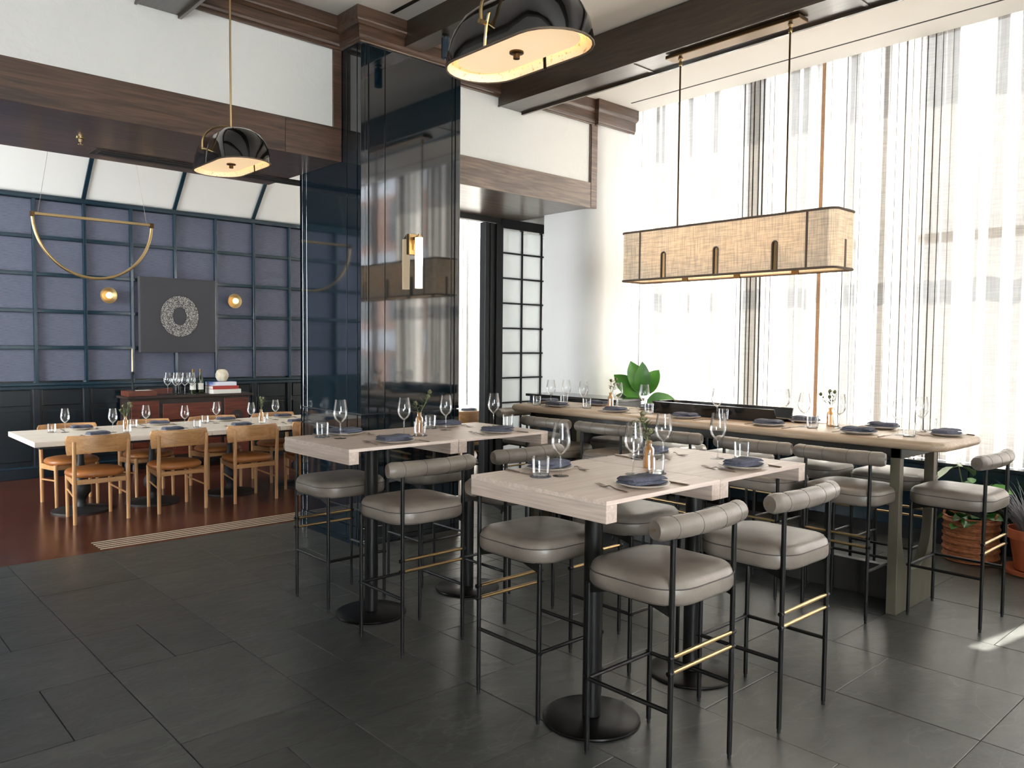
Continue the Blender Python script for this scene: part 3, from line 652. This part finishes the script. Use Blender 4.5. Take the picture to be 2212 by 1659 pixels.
t=thing('linen_pendant','long rectangular linen pendant on two rods over communal table','pendant lamp',(5.185,3.295,2.155))
def prr(w,d,r,z): return rr(w,d,r,6,0,0,z)
HZ=.40; PW,PD=.30,1.79
def fabric_shell(off):
    # walls with arched notches: build the unrolled outline as columns
    ring=[Vector(p) for p in rr(PW-2*off,PD-2*off,.05-off,6)]
    return ring
NY=[-.47,0.0,.47]  # notch centres along y on long sides
def wall_long(x,mat,name,nx):
    g=G(); cuts=[-(PD/2-.05)]
    for c in NY: cuts+=[c-.017,c+.017]
    cuts.append(PD/2-.05)
    for i in range(0,len(cuts),2): g.box(x,x+nx,cuts[i],cuts[i+1],0,HZ)
    for c in NY:
        top=[(c-.017,.19)]+[(c-.017*math.cos(PI*k/8),.19+.017*math.sin(PI*k/8)) for k in range(9)]+[(c+.017,.19)]
        g.prism([(c-.017,HZ)]+top[1:-1]+[(c+.017,HZ)],0,x,x+nx)
    return g
for x,nx in ((-PW/2,.003),(PW/2-.003,.003)):
    o=obj('shade_side',wall_long(x,'',0,nx),'linen_shade',t,smooth=0)
    e=-.0015 if x<0 else .0035
    for c in NY: obj('notch_binding',G().tube([(x+e,c-.02,0),(x+e,c-.02,.19)]+[(x+e,c-.02*math.cos(PI*k/8),.19+.02*math.sin(PI*k/8)) for k in range(1,8)]+[(x+e,c+.02,.19),(x+e,c+.02,0)],.0055,6),'trim_taupe',o)
    for c in NY: obj('notch_rod',B(x+(.004 if x<0 else -.012),x+(.012 if x<0 else -.004),c-.026,c+.026,0,.22),'brass_dark',o)
    for yy in (-.70,.70): obj('seam_tape',B(x-.0015 if x<0 else x+.002,x+.001 if x<0 else x+.0045,yy-.008,yy+.008,0,HZ),'trim_taupe',o)
for s in (-1,1):
    y=s*PD/2; pts=[]
    for k in range(7): a=PI/2*k/6; pts.append((PW/2-.05+.05*math.cos(a),s*(PD/2-.05+.05*math.sin(a))))
    pts+=[(-p[0],p[1]) for p in reversed(pts)]
    rg=[[(p[0],p[1],z) for p in pts] for z in (0,HZ)]
    inn=[[(p[0]*.98,p[1]-s*.003,z) for p in pts] for z in (0,HZ)]
    o=obj('shade_end',G().loft(rg,False,False,closed=False),'linen_shade',t,smooth=60)
    obj('end_slot',B(-.012,.012,y-(.001 if s>0 else .003),y+(.003 if s>0 else .001),0,.2),'trim_taupe',o)
for z in (.008,HZ-.008):
    rp=[(p[0]*1.006,p[1]*1.001,z) for p in rr(PW,PD,.05,6)]; obj('edge_binding',G().tube(rp+[rp[0]],.009,6,False),'trim_taupe',t)
obj('frame',B(-.01,.01,-PD/2+.02,PD/2-.02,HZ-.03,HZ-.01),'brass_dark',t)
for yy in (-.8,-.4,0,.4,.8): obj('crossbar',B(-PW/2+.005,PW/2-.005,yy-.006,yy+.006,HZ-.03,HZ-.018),'brass_dark',t)
obj('light_bar',B(-.03,.03,-.72,.72,.27,.30),'bulb',t,bevel=.008)
for yy in (-.462,.452):
    obj('rod',G().tube([(0,yy,HZ-.02),(0,yy,3.885-2.155)],.007,8),'brass_dark',t)
    obj('collar',G().lathe([(.012,1.66),(.016,1.68),(.010,1.695),(.018,1.712),(.012,1.73)],12,(0,yy)),'brass',t)
obj('ceiling_canopy',B(-.065,.065,-.56,.55,3.872-2.155,3.9-2.155),'brass_dark',t,bevel=.004)

t=thing('half_ring_pendant','brass half-ring pendant hung on thin wires in the dining room','pendant lamp',(2.22,8.4,2.806))
obj('top_bar',B(-.54,.54,-.012,.012,-.012,.014),'brass',t,bevel=.003)
obj('half_ring',G().tube([(.525*math.cos(PI+PI*k/40),0,.565*math.sin(PI+PI*k/40)) for k in range(41)],.014,10),'brass',t)
for s in (-1,1): obj('wire',G().tube([(s*.48,0,.01),(s*.25,0,1.45)],.0016,5),'steel',t); obj('end_cap',B(s*.525-.018,s*.525+.018,-.016,.016,-.03,.02),'brass_dark',t)
obj('canopy',G().lathe([(.3,1.43),(.3,1.41),(.02,1.405)],20),'brass_dark',t)

def wall_globe(x,label):
    t=thing('wall_sconce',label,'wall lamp',(x,10.69,2.205))
    obj('dish',G().lathe([(.012,0),(.095,.012),(.1,.032),(.092,.032),(.055,.018),(.012,.016)],24).mesh('dish'),'brass',t,rot=(PI/2,0,0))
    obj('globe',G().lathe([(.005,.01)]+[(.042*math.sin(PI*k/10),.056-.042*math.cos(PI*k/10)) for k in range(1,10)]+[(.003,.098)],18).mesh('globe'),'globe_glow',t,rot=(PI/2,0,0))
wall_globe(2.965,'small round brass wall light beside the half-ring pendant'); wall_globe(4.572,'small round brass wall light beside the bottles and vase')

t=thing('tube_sconce','frosted glass tube wall light with brass bracket on blue column','wall lamp',(3.85,5.434,2.46))
obj('backplate',B(-.042,.042,-.012,.008,-.085,.085),'brass',t,bevel=.002)
obj('bracket',B(-.007,.007,-.085,-.012,.035,.06),'brass_dark',t,bevel=.002); obj('bracket_web',G().prism([(-.012,.035),(-.085,.035),(-.05,.025),(-.03,0),(-.024,-.045),(-.012,-.045)],0,-.006,.006),'brass',t)
tb=obj('tube',G().lathe([(.031,-.365),(.031,-.2),(.033,-.12),(.031,-.03),(.031,.05)],20,(.005,-.082)),'opal',t)
obj('cap',G().lathe([(.024,.05),(.024,.064),(.008,.066),(.008,.082)],14,(.005,-.082)),'brass',tb)
t=thing('ceiling_spotlight','blue-grey cylinder spotlight hanging under the narrow beam','spotlight',(3.828,4.97,4.032))
obj('joint',G().lathe([(.03,0),(.03,-.008),(.01,-.012),(.01,-.035)],14),'black_metal',t)
obj('cylinder',G().lathe([(.034,-.03),(.034,-.182),(.028,-.182),(.026,-.172)],20),'blue_paint',t)

# ================================================================== WALL ART, SIDEBOARD
t=thing('canvas_art','square charcoal canvas with a stippled ring on dining wall','artwork',(3.79,10.63,1.98))
obj('canvas',B(-.483,.483,-.04,.04,-.483,.483),'canvas',t,bevel=.006)
def ringmat():
    m=bpy.data.materials.new('stipple'); m.use_nodes=True; N=m.node_tree.nodes; L=m.node_tree.links; b=N['Principled BSDF']; b.inputs['Roughness'].default_value=.9
    tc=N.new('ShaderNodeTexCoord'); n=N.new('ShaderNodeTexNoise'); n.inputs['Scale'].default_value=110; n.inputs['Detail'].default_value=2; L.new(tc.outputs['Object'],n.inputs[0])
    r=N.new('ShaderNodeValToRGB'); r.color_ramp.elements[0].position=.46; r.color_ramp.elements[1].position=.58; r.color_ramp.elements[0].color=lin('#3c3b3e'); r.color_ramp.elements[1].color=lin('#a19c96')
    L.new(n.outputs[0],r.inputs[0]); L.new(r.outputs[0],b.inputs[0]); MAT['stipple']=m
ringmat()
def ann(r0x,r0z,r1x,r1z,y0,y1,cx=0,cz=0,n=56):
    g=G()
    for k in range(n):
        a,b=2*PI*k/n,2*PI*(k+1)/n
        P=lambda rx,rz,t,y:(cx+rx*math.cos(t),y,cz+rz*math.sin(t))
        g.add([P(r0x,r0z,a,y0),P(r1x,r1z,a,y0),P(r1x,r1z,b,y0),P(r0x,r0z,b,y0)],[(0,1,2,3)])
    return g
obj('stippled_ring',ann(.085,.115,.248,.268,-.042,0,.01,-.01),'stipple',t); obj('ring_outline',ann(.246,.266,.253,.273,-.0425,0,.01,-.01),'ink',t); obj('ring_outline',ann(.08,.11,.087,.117,-.0425,0,.01,-.01),'ink',t)

SY=10.26; STZ=.958
t=thing('sideboard','antique reddish wood sideboard with round medallion doors','sideboard',(3.835,SY,0))
obj('body',B(-.76,.76,.02,.40,.12,.925),'sideboard_dark',t,bevel=.004); obj('top',B(-.80,.80,-.03,.42,.925,STZ),'sideboard_dark',t,bevel=.006)
for sx in (-1,1):
    for yy in (.05,.36): obj('foot',G().lathe([(.022,0),(.032,.06),(.025,.12)],12,(sx*.7,yy)),'sideboard_dark',t)
    d=obj('door',B(sx*.58-.165,sx*.58+.165,.005,.025,.17,.90),'sideboard_red',t,bevel=.004); d['label']='red-brown door with dark round medallion'
    md=obj('medallion',G().lathe([(.085,0),(.085,.006),(.05,.009),(.02,.014),(.014,.026),(.004,.028)],24).mesh('medallion'),'sideboard_dark',d,(sx*.58,.004,.655)); md.rotation_euler=(PI/2,0,0)
    kb=obj('knob',G().lathe([(.006,0),(.012,.012),(.004,.02)],10).mesh('knob'),'brass_dark',d,(sx*.44,.004,.64)); kb.rotation_euler=(PI/2,0,0)
for k in range(3):
    z0=.20+k*.225
    d=obj('drawer',B(-.37,.37,.004,.025,z0,z0+.205),'sideboard_red',t,bevel=.004)
    for sx in (-1,1): obj('ring_pull',G().tube([(sx*.24+.016*math.cos(a*PI/6),-.004,z0+.10+.016*math.sin(a*PI/6)) for a in range(13)],.003,5,False),'brass',d)
obj('back_rail',G().prism([(-.62,STZ),(-.12,STZ),(-.12,STZ+.075),(-.5,STZ+.06)],1,.385,.41),'sideboard_red',t)
t=thing('wooden_tray_box','shallow reddish wooden box on the sideboard under the candle','box',(3.235,10.44,STZ))
obj('box',B(-.17,.17,-.15,.15,0,.065),'tray_wood',t,bevel=.004); obj('card',B(-.05,.13,-.06,.06,.066,.069),'paper_white',t)
t=thing('candlestick','slim black candlestick holding a tall cream taper candle','candlestick',(3.155,10.42,STZ+.065))
obj('holder',G().lathe([(.03,0),(.03,.006),(.009,.012),(.008,.20),(.018,.212),(.02,.235),(.012,.24)],14),'black_matte',t); obj('taper',G().lathe([(.011,.23),(.008,.5),(.002,.53)],10),'candle',t)
# small props
def bottle(x,y,label):
    t=thing('wine_bottle',label,'bottle',(x,y,STZ),0,'wine bottles on the sideboard')
    obj('glass',G().lathe([(.034,0),(.037,.01),(.037,.18),(.03,.215),(.015,.255),(.0135,.32)],18),'bottle_green',t,smooth=60)
    obj('paper_label',G().lathe([(.0378,.055),(.0378,.14)],18,cap0=False,cap1=False),'bottle_label',t); obj('foil',G().lathe([(.0145,.26),(.0145,.325),(.003,.326)],14),'brass_dark',t)
bottle(3.905,10.44,'green wine bottle just behind the cluster of empty glasses'); bottle(4.005,10.44,'green wine bottle beside the stacked books')
tag(obj('book',B(-.19,.19,-.13,.13,0,.055),'paper_white',loc=(4.30,10.42,STZ),rz=.02,bevel=.003),'thick white book at the bottom of the stack','book')
b=thing('book','red book with pale pages in the middle of the stack','book',(4.285,10.42,STZ+.056)); 
for nm,z0,z1,m in (('cover',0,.006,'book_red'),('pages',.006,.04,'pages'),('cover',.04,.046,'book_red')): obj(nm,B(-.175,.175,-.125,.125,z0,z1),m,b)
obj('spine',B(-.175,.175,-.128,-.122,0,.046),'book_red',b)
tag(obj('book',B(-.165,.165,-.12,.12,0,.05),'book_blue',loc=(4.27,10.42,STZ+.103),rz=-.03,bevel=.003),'blue and white patterned book on top of the stack','book')
tag(obj('round_vase',G().lathe([(.035,0),(.06,.012),(.083,.06),(.083,.10),(.065,.145),(.04,.163),(.035,.16),(.05,.13)],22),'stone_vase',loc=(4.285,10.42,STZ+.154),smooth=60),'pitted cream ball vase standing on the book stack','vase')

# ================================================================== TABLEWARE
def proto(build):
    t=build(); KIDS[t.name]=[(c,list(c.children)) for c in t.children]; return [t,True]
def place(pr,x,y,z,rz,label,group):
    t=pr[0]
    if pr[1]:
        pr[1]=False; t.location=(x,y,z); t.rotation_euler=(0,0,rz); t['label']=label; t['group']=group; return t
    return copy_tree(t,(x,y,z),rz,label,group)
def b_glass():
    t=thing('wine_glass','x','wine glass')
    obj('bowl',G().lathe([(.004,.092),(.02,.102),(.036,.122),(.043,.145),(.041,.175),(.036,.205),(.032,.232)],20,cap0=False,cap1=False),'clear_glass',t,smooth=80)
    obj('stem',G().lathe([(.0045,.004),(.0032,.02),(.003,.08),(.006,.093)],10,cap0=False),'clear_glass',t,smooth=80)
    obj('foot',G().lathe([(.036,0),(.036,.0015),(.01,.004),(.0045,.006)],20,cap1=False),'clear_glass',t,smooth=60); return t
def b_tumbler():
    t=thing('tumbler','x','tumbler')
    obj('wall',G().lathe([(.034,.002),(.036,.012),(.0385,.08),(.0385,.085)],56,cap0=False,cap1=False,rib=.011,nr=28),'clear_glass',t,smooth=30)
    obj('base',G().lathe([(.033,0),(.034,.002),(.034,.010),(.001,.0115)],28),'clear_glass',t)
    obj('rim',G().tube([(.0385*math.cos(2*PI*k/24),.0385*math.sin(2*PI*k/24),.085) for k in range(25)],.0012,5,False),'clear_glass',t); return t
def b_plate():
    return tag(obj('dinner_plate',G().lathe([(.06,0),(.066,.001),(.1,.012),(.113,.0165),(.1135,.0185),(.11,.019),(.095,.0145),(.064,.006),(.001,.005)],36),'plate',smooth=60),'x','plate')
def b_napkin():
    t=thing('folded_napkin','x','napkin')
    def layer(w,d,z,h,sd,tw):
        rnd=random.Random(sd); nx=14; rows=[]
        for i in range(nx+1):
            u=i/nx; x=-w/2+w*u; zz=z+.002*math.sin(u*5+sd)+.002*math.sin(u*11+sd*2)*u; dd=d*(1-.03*math.sin(u*3+sd)); hh=h*(1-.25*u**6)*(1 if 0<i<nx else .6); s=tw*(u-.5)
            rows.append([(x,-dd/2+s,zz),(x,-dd/2-.003+s,zz+hh*.5),(x,-dd/2+.003+s,zz+hh),(x,0+s,zz+hh+.0025*math.sin(u*9)),(x,dd/2-.003+s,zz+hh),(x,dd/2+.002+s,zz+hh*.5),(x,dd/2+s,zz)])
        return G().loft(rows)
    obj('lower_fold',layer(.19,.112,.0135,.013,1,.008),'napkin',t,smooth=60); obj('upper_fold',layer(.178,.095,.027,.0145,3,-.012),'napkin',t,smooth=60); return t
def b_fork():
    g=G(); 
    def sec(y,w,h,z): return [(-w/2,y,z),(w/2,y,z),(w/2,y,z+h),(-w/2,y,z+h)]
    g.loft([sec(-.10,.0065,.004,.0),sec(-.02,.0055,.004,.002),sec(.015,.005,.0035,.008),sec(.032,.013,.003,.004),sec(.045,.022,.0028,.001),sec(.055,.025,.0025,.001)])
    for k in range(4):
        x=-.0105+k*.007; g.loft([[(x-.0015,.054,.001),(x+.0015,.054,.001),(x+.0015,.054,.0035),(x-.0015,.054,.0035)],[(x-.001,.10,.006),(x+.001,.10,.006),(x+.001,.10,.0078),(x-.001,.10,.0078)]])
    return tag(obj('fork',g,'steel'),'x','fork')
def b_knife():
    t=thing('table_knife','x','knife')
    obj('handle',B(-.0055,.0055,-.105,-.005,.0,.007),'steel',t,bevel=.001); obj('blade',G().loft([[(-.006,-.005,.002),(.006,-.005,.002),(.006,-.005,.004),(-.006,-.005,.004)],[(-.009,.05,.001),(.007,.05,.001),(.007,.05,.003),(-.009,.05,.003)],[(-.001,.105,.001),(.005,.10,.001),(.005,.10,.0025),(-.001,.105,.0025)]]),'steel',t); return t
def b_coaster(): return tag(obj('coaster',G().lathe([(.046,0),(.046,.003),(.001,.003)],28),'coaster'),'x','coaster')
PR={k:proto(f) for k,f in dict(g=b_glass,t=b_tumbler,p=b_plate,n=b_napkin,f=b_fork,k=b_knife,c=b_coaster).items()}
def setting(x,y,z,rz,ph,glass=None,tum=None,coaster=False,items='pnfkgt'):
    rnd=random.Random(int(x*977+y*613)); c,s=math.cos(rz),math.sin(rz)
    W=lambda u,v:(x+u*c-v*s,y+u*s+v*c)
    grp='place settings'
    if 'p' in items: place(PR['p'],x,y,z,rnd.uniform(0,6),'round pale stoneware plate '+ph,'stoneware plates')
    if 'n' in items: place(PR['n'],x,y,z+.002,rz+rnd.uniform(-.18,.18),'folded slate-blue napkin on the plate '+ph,'slate-blue napkins')
    if 'f' in items: q=W(-.132,.045); place(PR['f'],q[0],q[1],z+.0005,rz-rnd.uniform(.12,.3),'slim bent-neck fork '+ph,'forks')
    if 'k' in items: q=W(.165,-.01); place(PR['k'],q[0],q[1],z+.0005,rz+rnd.uniform(-.2,.05),'slim table knife '+ph,'knives')
    if 'g' in items: q=glass or W(.2+rnd.uniform(-.015,.015),.21+rnd.uniform(-.015,.015)); place(PR['g'],q[0],q[1],z,0,'empty stemmed wine glass '+ph,'wine glasses')
    if 't' in items:
        q=tum or W(.29+rnd.uniform(-.015,.015),.14+rnd.uniform(-.01,.01)); zz=z
        if coaster: place(PR['c'],q[0],q[1],z,0,'thin grey coaster '+ph,'coasters'); zz=z+.0032
        place(PR['t'],q[0],q[1],zz,rnd.uniform(0,1),'ribbed water tumbler '+ph,'ribbed tumblers')
FT=' of the foreground table'; CT=' of the column-side table'
setting(2.54,1.985,1.067,0,'at front left seat'+FT,(2.756,2.204),(2.846,2.147),True)
setting(3.30,1.985,1.067,0,'at front right seat'+FT,(3.477,2.238),(3.547,2.144),True)
setting(2.555,2.53,1.067,PI,'at rear left seat'+FT,(2.47,2.375),(2.386,2.413),True)
setting(3.31,2.53,1.067,PI,'at rear right seat'+FT,(3.224,2.39),(3.158,2.485),True)
setting(2.57,3.80,1.067,0,'at front left seat'+CT,(2.84,4.095),(2.878,3.979),True)
setting(3.36,3.80,1.067,0,'at front right seat'+CT,(3.616,4.13),(3.645,4.013),True)
setting(2.55,4.315,1.067,PI,'at rear left seat'+CT,(2.426,4.16),(2.376,4.285),True)
setting(3.34,4.315,1.067,PI,'at rear right seat'+CT,(3.211,4.148),(3.186,4.285),True)
CN=' from near communal table end'
for k,y in enumerate([2.208,2.836,3.529,4.217,4.891]): setting(5.035,y,TZ,-PI/2,f'on room side, {ON[k]}'+CN,(5.165,y-.19),(5.12,y-.275))
for k,y in enumerate([2.241,2.80,4.20,4.795]): setting(5.475,y,TZ,PI/2,f'on window side, {ON[k]}'+CN,(5.545,3.0) if k==1 else None,(5.555,3.09) if k==1 else None)
setting(5.36,1.80,TZ,0,'at the near end of the communal table',(5.47,1.99),(5.55,1.965))
setting(5.30,5.27,TZ,PI,'at the far end of the communal table')
DN=' dining seat from open end'
for k,x in enumerate([2.127,2.808,3.516,4.153]): setting(x,8.05,.75,0,f'at the {ON[k]} bar-side'+DN)
for k,x in enumerate([2.156,2.911,3.63,4.318]): setting(x,8.74,.75,PI,f'at the {ON[k]} wall-side'+DN)
setting(6.62,8.05,.75,0,'on the table beyond the blue column',items='pnf')
for k,(x,y) in enumerate([(3.605,10.50),(3.665,10.38),(3.735,10.48),(3.775,10.37),(3.86,10.36)]): place(PR['g'],x,y,STZ,0,f'empty wine glass on the sideboard, {ON[k]} from the candle','glasses on the sideboard').scale=(1.22,1.22,1.22)

# bud vases with sea holly
def bud_vase(x,y,z,label,seed,stems):
    t=thing('bud_vase',label,'vase',(x,y,z),0,'amber bud vases with thistle stems'); rnd=random.Random(seed)
    obj('bottle',G().lathe([(.024,.0),(.026,.004),(.026,.085),(.022,.095),(.014,.102),(.014,.122),(.0165,.126)],20,cap1=False),'amber_glass',t,smooth=60)
    for k in range(stems):
        a=rnd.uniform(0,2*PI); h=rnd.uniform(.17,.26); lean=rnd.uniform(.02,.085)
        pts=[(0,0,.01),(.006*math.cos(a),.006*math.sin(a),.12),(lean*.55*math.cos(a),lean*.55*math.sin(a),(h+.12)/2),(lean*math.cos(a),lean*math.sin(a),h)]
        s=obj('thistle_stem',G().tube(pts,.0016,5),'stem',t); tip=Vector(pts[-1]); g=G()
        g.lathe([(.003,tip.z-.01),(.011,tip.z-.004),(.012,tip.z+.008),(.005,tip.z+.019)],8,(tip.x,tip.y)); obj('thistle_head',g,'thistle',s)
        g=G()
        for j in range(11):
            b=2*PI*j/11+rnd.uniform(-.2,.2); l=rnd.uniform(.026,.04); d=Vector((math.cos(b),math.sin(b),rnd.uniform(.1,.8)))
            w=Vector((-math.sin(b),math.cos(b),0))*.0048; p=tip-Vector((0,0,.004)); g.add([p-w,p+w,p+d*l],[(0,1,2)])
        for j in range(10):
            f=rnd.uniform(.3,.85); p=Vector(pts[1]).lerp(tip,f); b=rnd.uniform(0,2*PI); l=rnd.uniform(.028,.048); d=Vector((math.cos(b),math.sin(b),rnd.uniform(.2,.9))); w=Vector((-math.sin(b),math.cos(b),0))*.006
            g.add([p,p+d*l*.5+w,p+d*l,p+d*l*.5-w],[(0,1,2,3)])
        lf=obj('bract',g,'thistle_leaf',s,smooth=0); lf['kind']='stuff'
bud_vase(2.961,2.277,1.067,'amber bud vase with thistles on the foreground table',3,4)
bud_vase(3.004,4.161,1.067,'amber bud vase with thistles on the column-side table',4,3)
bud_vase(5.40,2.57,TZ,'amber bud vase with dark thistles at communal table near end',5,4)
bud_vase(5.44,4.62,TZ,'amber bud vase with thistles on communal table before fiddle-leaf plant',6,3)
bud_vase(2.50,8.50,.75,'amber bud vase with greenery at the open dining table end',7,5)
bud_vase(3.95,8.52,.75,'amber bud vase with greenery on dining table near column',8,4)

# ================================================================== PLANTS
def leaf_mesh(l,w,bend,seed,fold=.2):
    g=G(); n=9; rows=[]; rnd=random.Random(seed)
    for i in range(n+1):
        u=i/n; ww=w*(math.sin(PI*min(1,u**.75))**.8)*(.75+.35*u)+.001; z=bend*u*u*l
        wav=.06*w*math.sin(u*14+seed)
        rows.append([(-ww,u*l,z+fold*ww+wav),(-ww*.5,u*l,z+fold*ww*.3),(0,u*l,z-.004),(ww*.5,u*l,z+fold*ww*.3),(ww,u*l,z+fold*ww-wav)])
    me=G().loft(rows,False,False,closed=False).mesh('leaf',0,70); return me
LM=[leaf_mesh(.30,.10,-.35,s) for s in (1,2,3)]; LS=[leaf_mesh(.11,.042,-.3,s) for s in (4,5)]
for m in LM: m.materials.append(MAT['leaf_green'])
for m in LS: m.materials.append(MAT['leaf_bushy'])
def leaf(parent,me,p,az,el,sc=1,roll=0,mat=None):
    o=obj('leaf',me,None,parent,p,rot=(el,roll,az)); o.scale=(sc,sc,sc)
    if mat: o.material_slots[0].link='OBJECT'; o.material_slots[0].material=MAT[mat]
    return o
t=thing('fiddle_leaf_plant','fiddle-leaf fig with large green leaves rising behind communal table','plant',(6.56,5.13,0))
obj('pot',G().lathe([(.10,.02),(.14,.26),(.155,.265),(.155,.30),(.135,.30),(.13,.26),(.001,.25)],28),'terracotta',t)
obj('saucer',G().lathe([(.12,0),(.17,.005),(.175,.028),(.165,.028),(.12,.012),(.001,.012)],28),'terracotta',t)
trunk=obj('trunk',G().tube([(0,0,.2),(.02,-.02,.6),(-.03,.01,1.0),(-.05,0,1.28)],[.014,.011,.008,.005],8),'mullion',t)
def leafd(parent,me,p,d,n,sc,mat=None):
    d=Vector(d).normalized(); n=Vector(n); n=(n-d*n.dot(d)).normalized(); w=d.cross(n)
    o=obj('leaf',me,None,parent); o.matrix_local=Matrix(((w.x*sc,d.x*sc,n.x*sc,p[0]),(w.y*sc,d.y*sc,n.y*sc,p[1]),(w.z*sc,d.z*sc,n.z*sc,p[2]),(0,0,0,1)))
    if mat: o.material_slots[0].link='OBJECT'; o.material_slots[0].material=MAT[mat]
R_=Vector((.737,-.676,0)); V_=Vector((-.676,-.737,.35))
for i,(p,u,v,k,sc) in enumerate((((-.06,0,1.10),-.7,.75,0,1.15),((-.05,0,1.14),-.15,1.0,.2,1.2),((-.05,0,1.12),.45,.75,-.1,1.1),((-.04,0,1.05),-1.0,.1,.3,1.1),((-.03,0,1.0),-.55,-.55,.3,1.1),((.02,-.02,1.02),1.0,.28,.1,1.15),((0,0,.98),.8,-.25,.5,.9),((0,0,.92),-.9,-.2,-.5,1.0),((0,0,.88),.6,.2,-.7,1.0),((0,0,.82),-.2,.3,1.0,.9),((-.05,0,1.16),.1,.9,-.8,1.0))):
    leafd(t,LM[i%3],p,R_*u+Vector((0,0,v))+Vector((.676,.737,0))*k*.5,V_+R_*(.25*math.sin(i*2.1)),sc)
t=thing('basket_plant','leafy green plant in a round woven basket under the window','plant',(6.74,2.06,0))
pr=[(.17,0)]; 
for k in range(6):
    z=.01+k*.055; pr+=[(.185,z+.006),(.2,z+.027),(.185,z+.05)]
bk=obj('basket',G().lathe(pr+[(.17,.34),(.16,.30),(.001,.29)],56,rib=.012,nr=28),'wicker',t,smooth=50)
for k in range(7): obj('coil',G().tube([(.186*math.cos(a*PI/20),.186*math.sin(a*PI/20),.01+k*.055) for a in range(41)],.006,5,False),'wicker',bk)
for s in (-1,1): obj('handle',G().tube([(s*.06*math.cos(a*PI/10)+.0,.18*s,.335+.045*math.sin(a*PI/10)) for a in range(11)],.009,6),'wicker',bk)
obj('soil',G().lathe([(.16,.3),(.001,.305)],20),'soil',t)
rnd=random.Random(21)
for k in range(34):
    a=rnd.uniform(0,2*PI); r=rnd.uniform(.02,.2); h=rnd.uniform(.28,.62)
    leaf(t,random.choice(LS),(r*math.cos(a),r*math.sin(a),h),a-PI/2+rnd.uniform(-.6,.6),rnd.uniform(-.5,.9),rnd.uniform(.8,1.4),rnd.uniform(-.5,.5),'leaf_green' if h>.45 else None)
for k in range(6):
    a=k*1.05; obj('stem',G().tube([(.02*math.cos(a),.02*math.sin(a),.29),(.06*math.cos(a),.06*math.sin(a),.4),(.1*math.cos(a),.1*math.sin(a),.55)],.004,5),'stem',t)
obj('stem',G().tube([(-.05,.02,.29),(-.08,.05,.6),(-.11,.07,.735)],.004,5),'stem',t)
leaf(t,LM[0],(-.11,.07,.735),1.0,-.15,.85,.3,'leaf_pale'); leaf(t,LM[1],(-.11,.07,.735),-1.9,-.1,.7,.2,'leaf_pale')
t=thing('grass_plant','spiky grey-black grass plant in a terracotta pot','plant',(6.66,1.62,0))
obj('pot',G().lathe([(.115,.03),(.155,.26),(.175,.262),(.18,.33),(.165,.33),(.155,.27),(.001,.28)],32),'terracotta',t)
obj('saucer',G().lathe([(.13,0),(.19,.006),(.2,.04),(.188,.04),(.14,.014),(.001,.014)],32),'terracotta',t)
rnd=random.Random(5); g=G()
for k in range(420):
    a=rnd.uniform(0,2*PI); l=rnd.uniform(.3,.52); up=rnd.uniform(.3,1.1); r0=rnd.uniform(0,.1)
    p0=Vector((r0*math.cos(a),r0*math.sin(a),.29)); d=Vector((math.cos(a+rnd.uniform(-.5,.5)),math.sin(a+rnd.uniform(-.5,.5)),0)); q=[]
    for i in range(6):
        u=i/5; q.append(p0+d*l*u*(.55)+Vector((0,0,l*(up*u-.55*up*u*u+.25*u))))
    w=d.cross(Vector((0,0,1)))*.0035
    for i in range(5):
        k0=1-i/5.2; k1=1-(i+1)/5.2; g.add([q[i]-w*k0,q[i]+w*k0,q[i+1]+w*k1,q[i+1]-w*k1],[(0,1,2,3)])
f=obj('blades',g,'grey_grass',t,smooth=0); f['kind']='stuff'
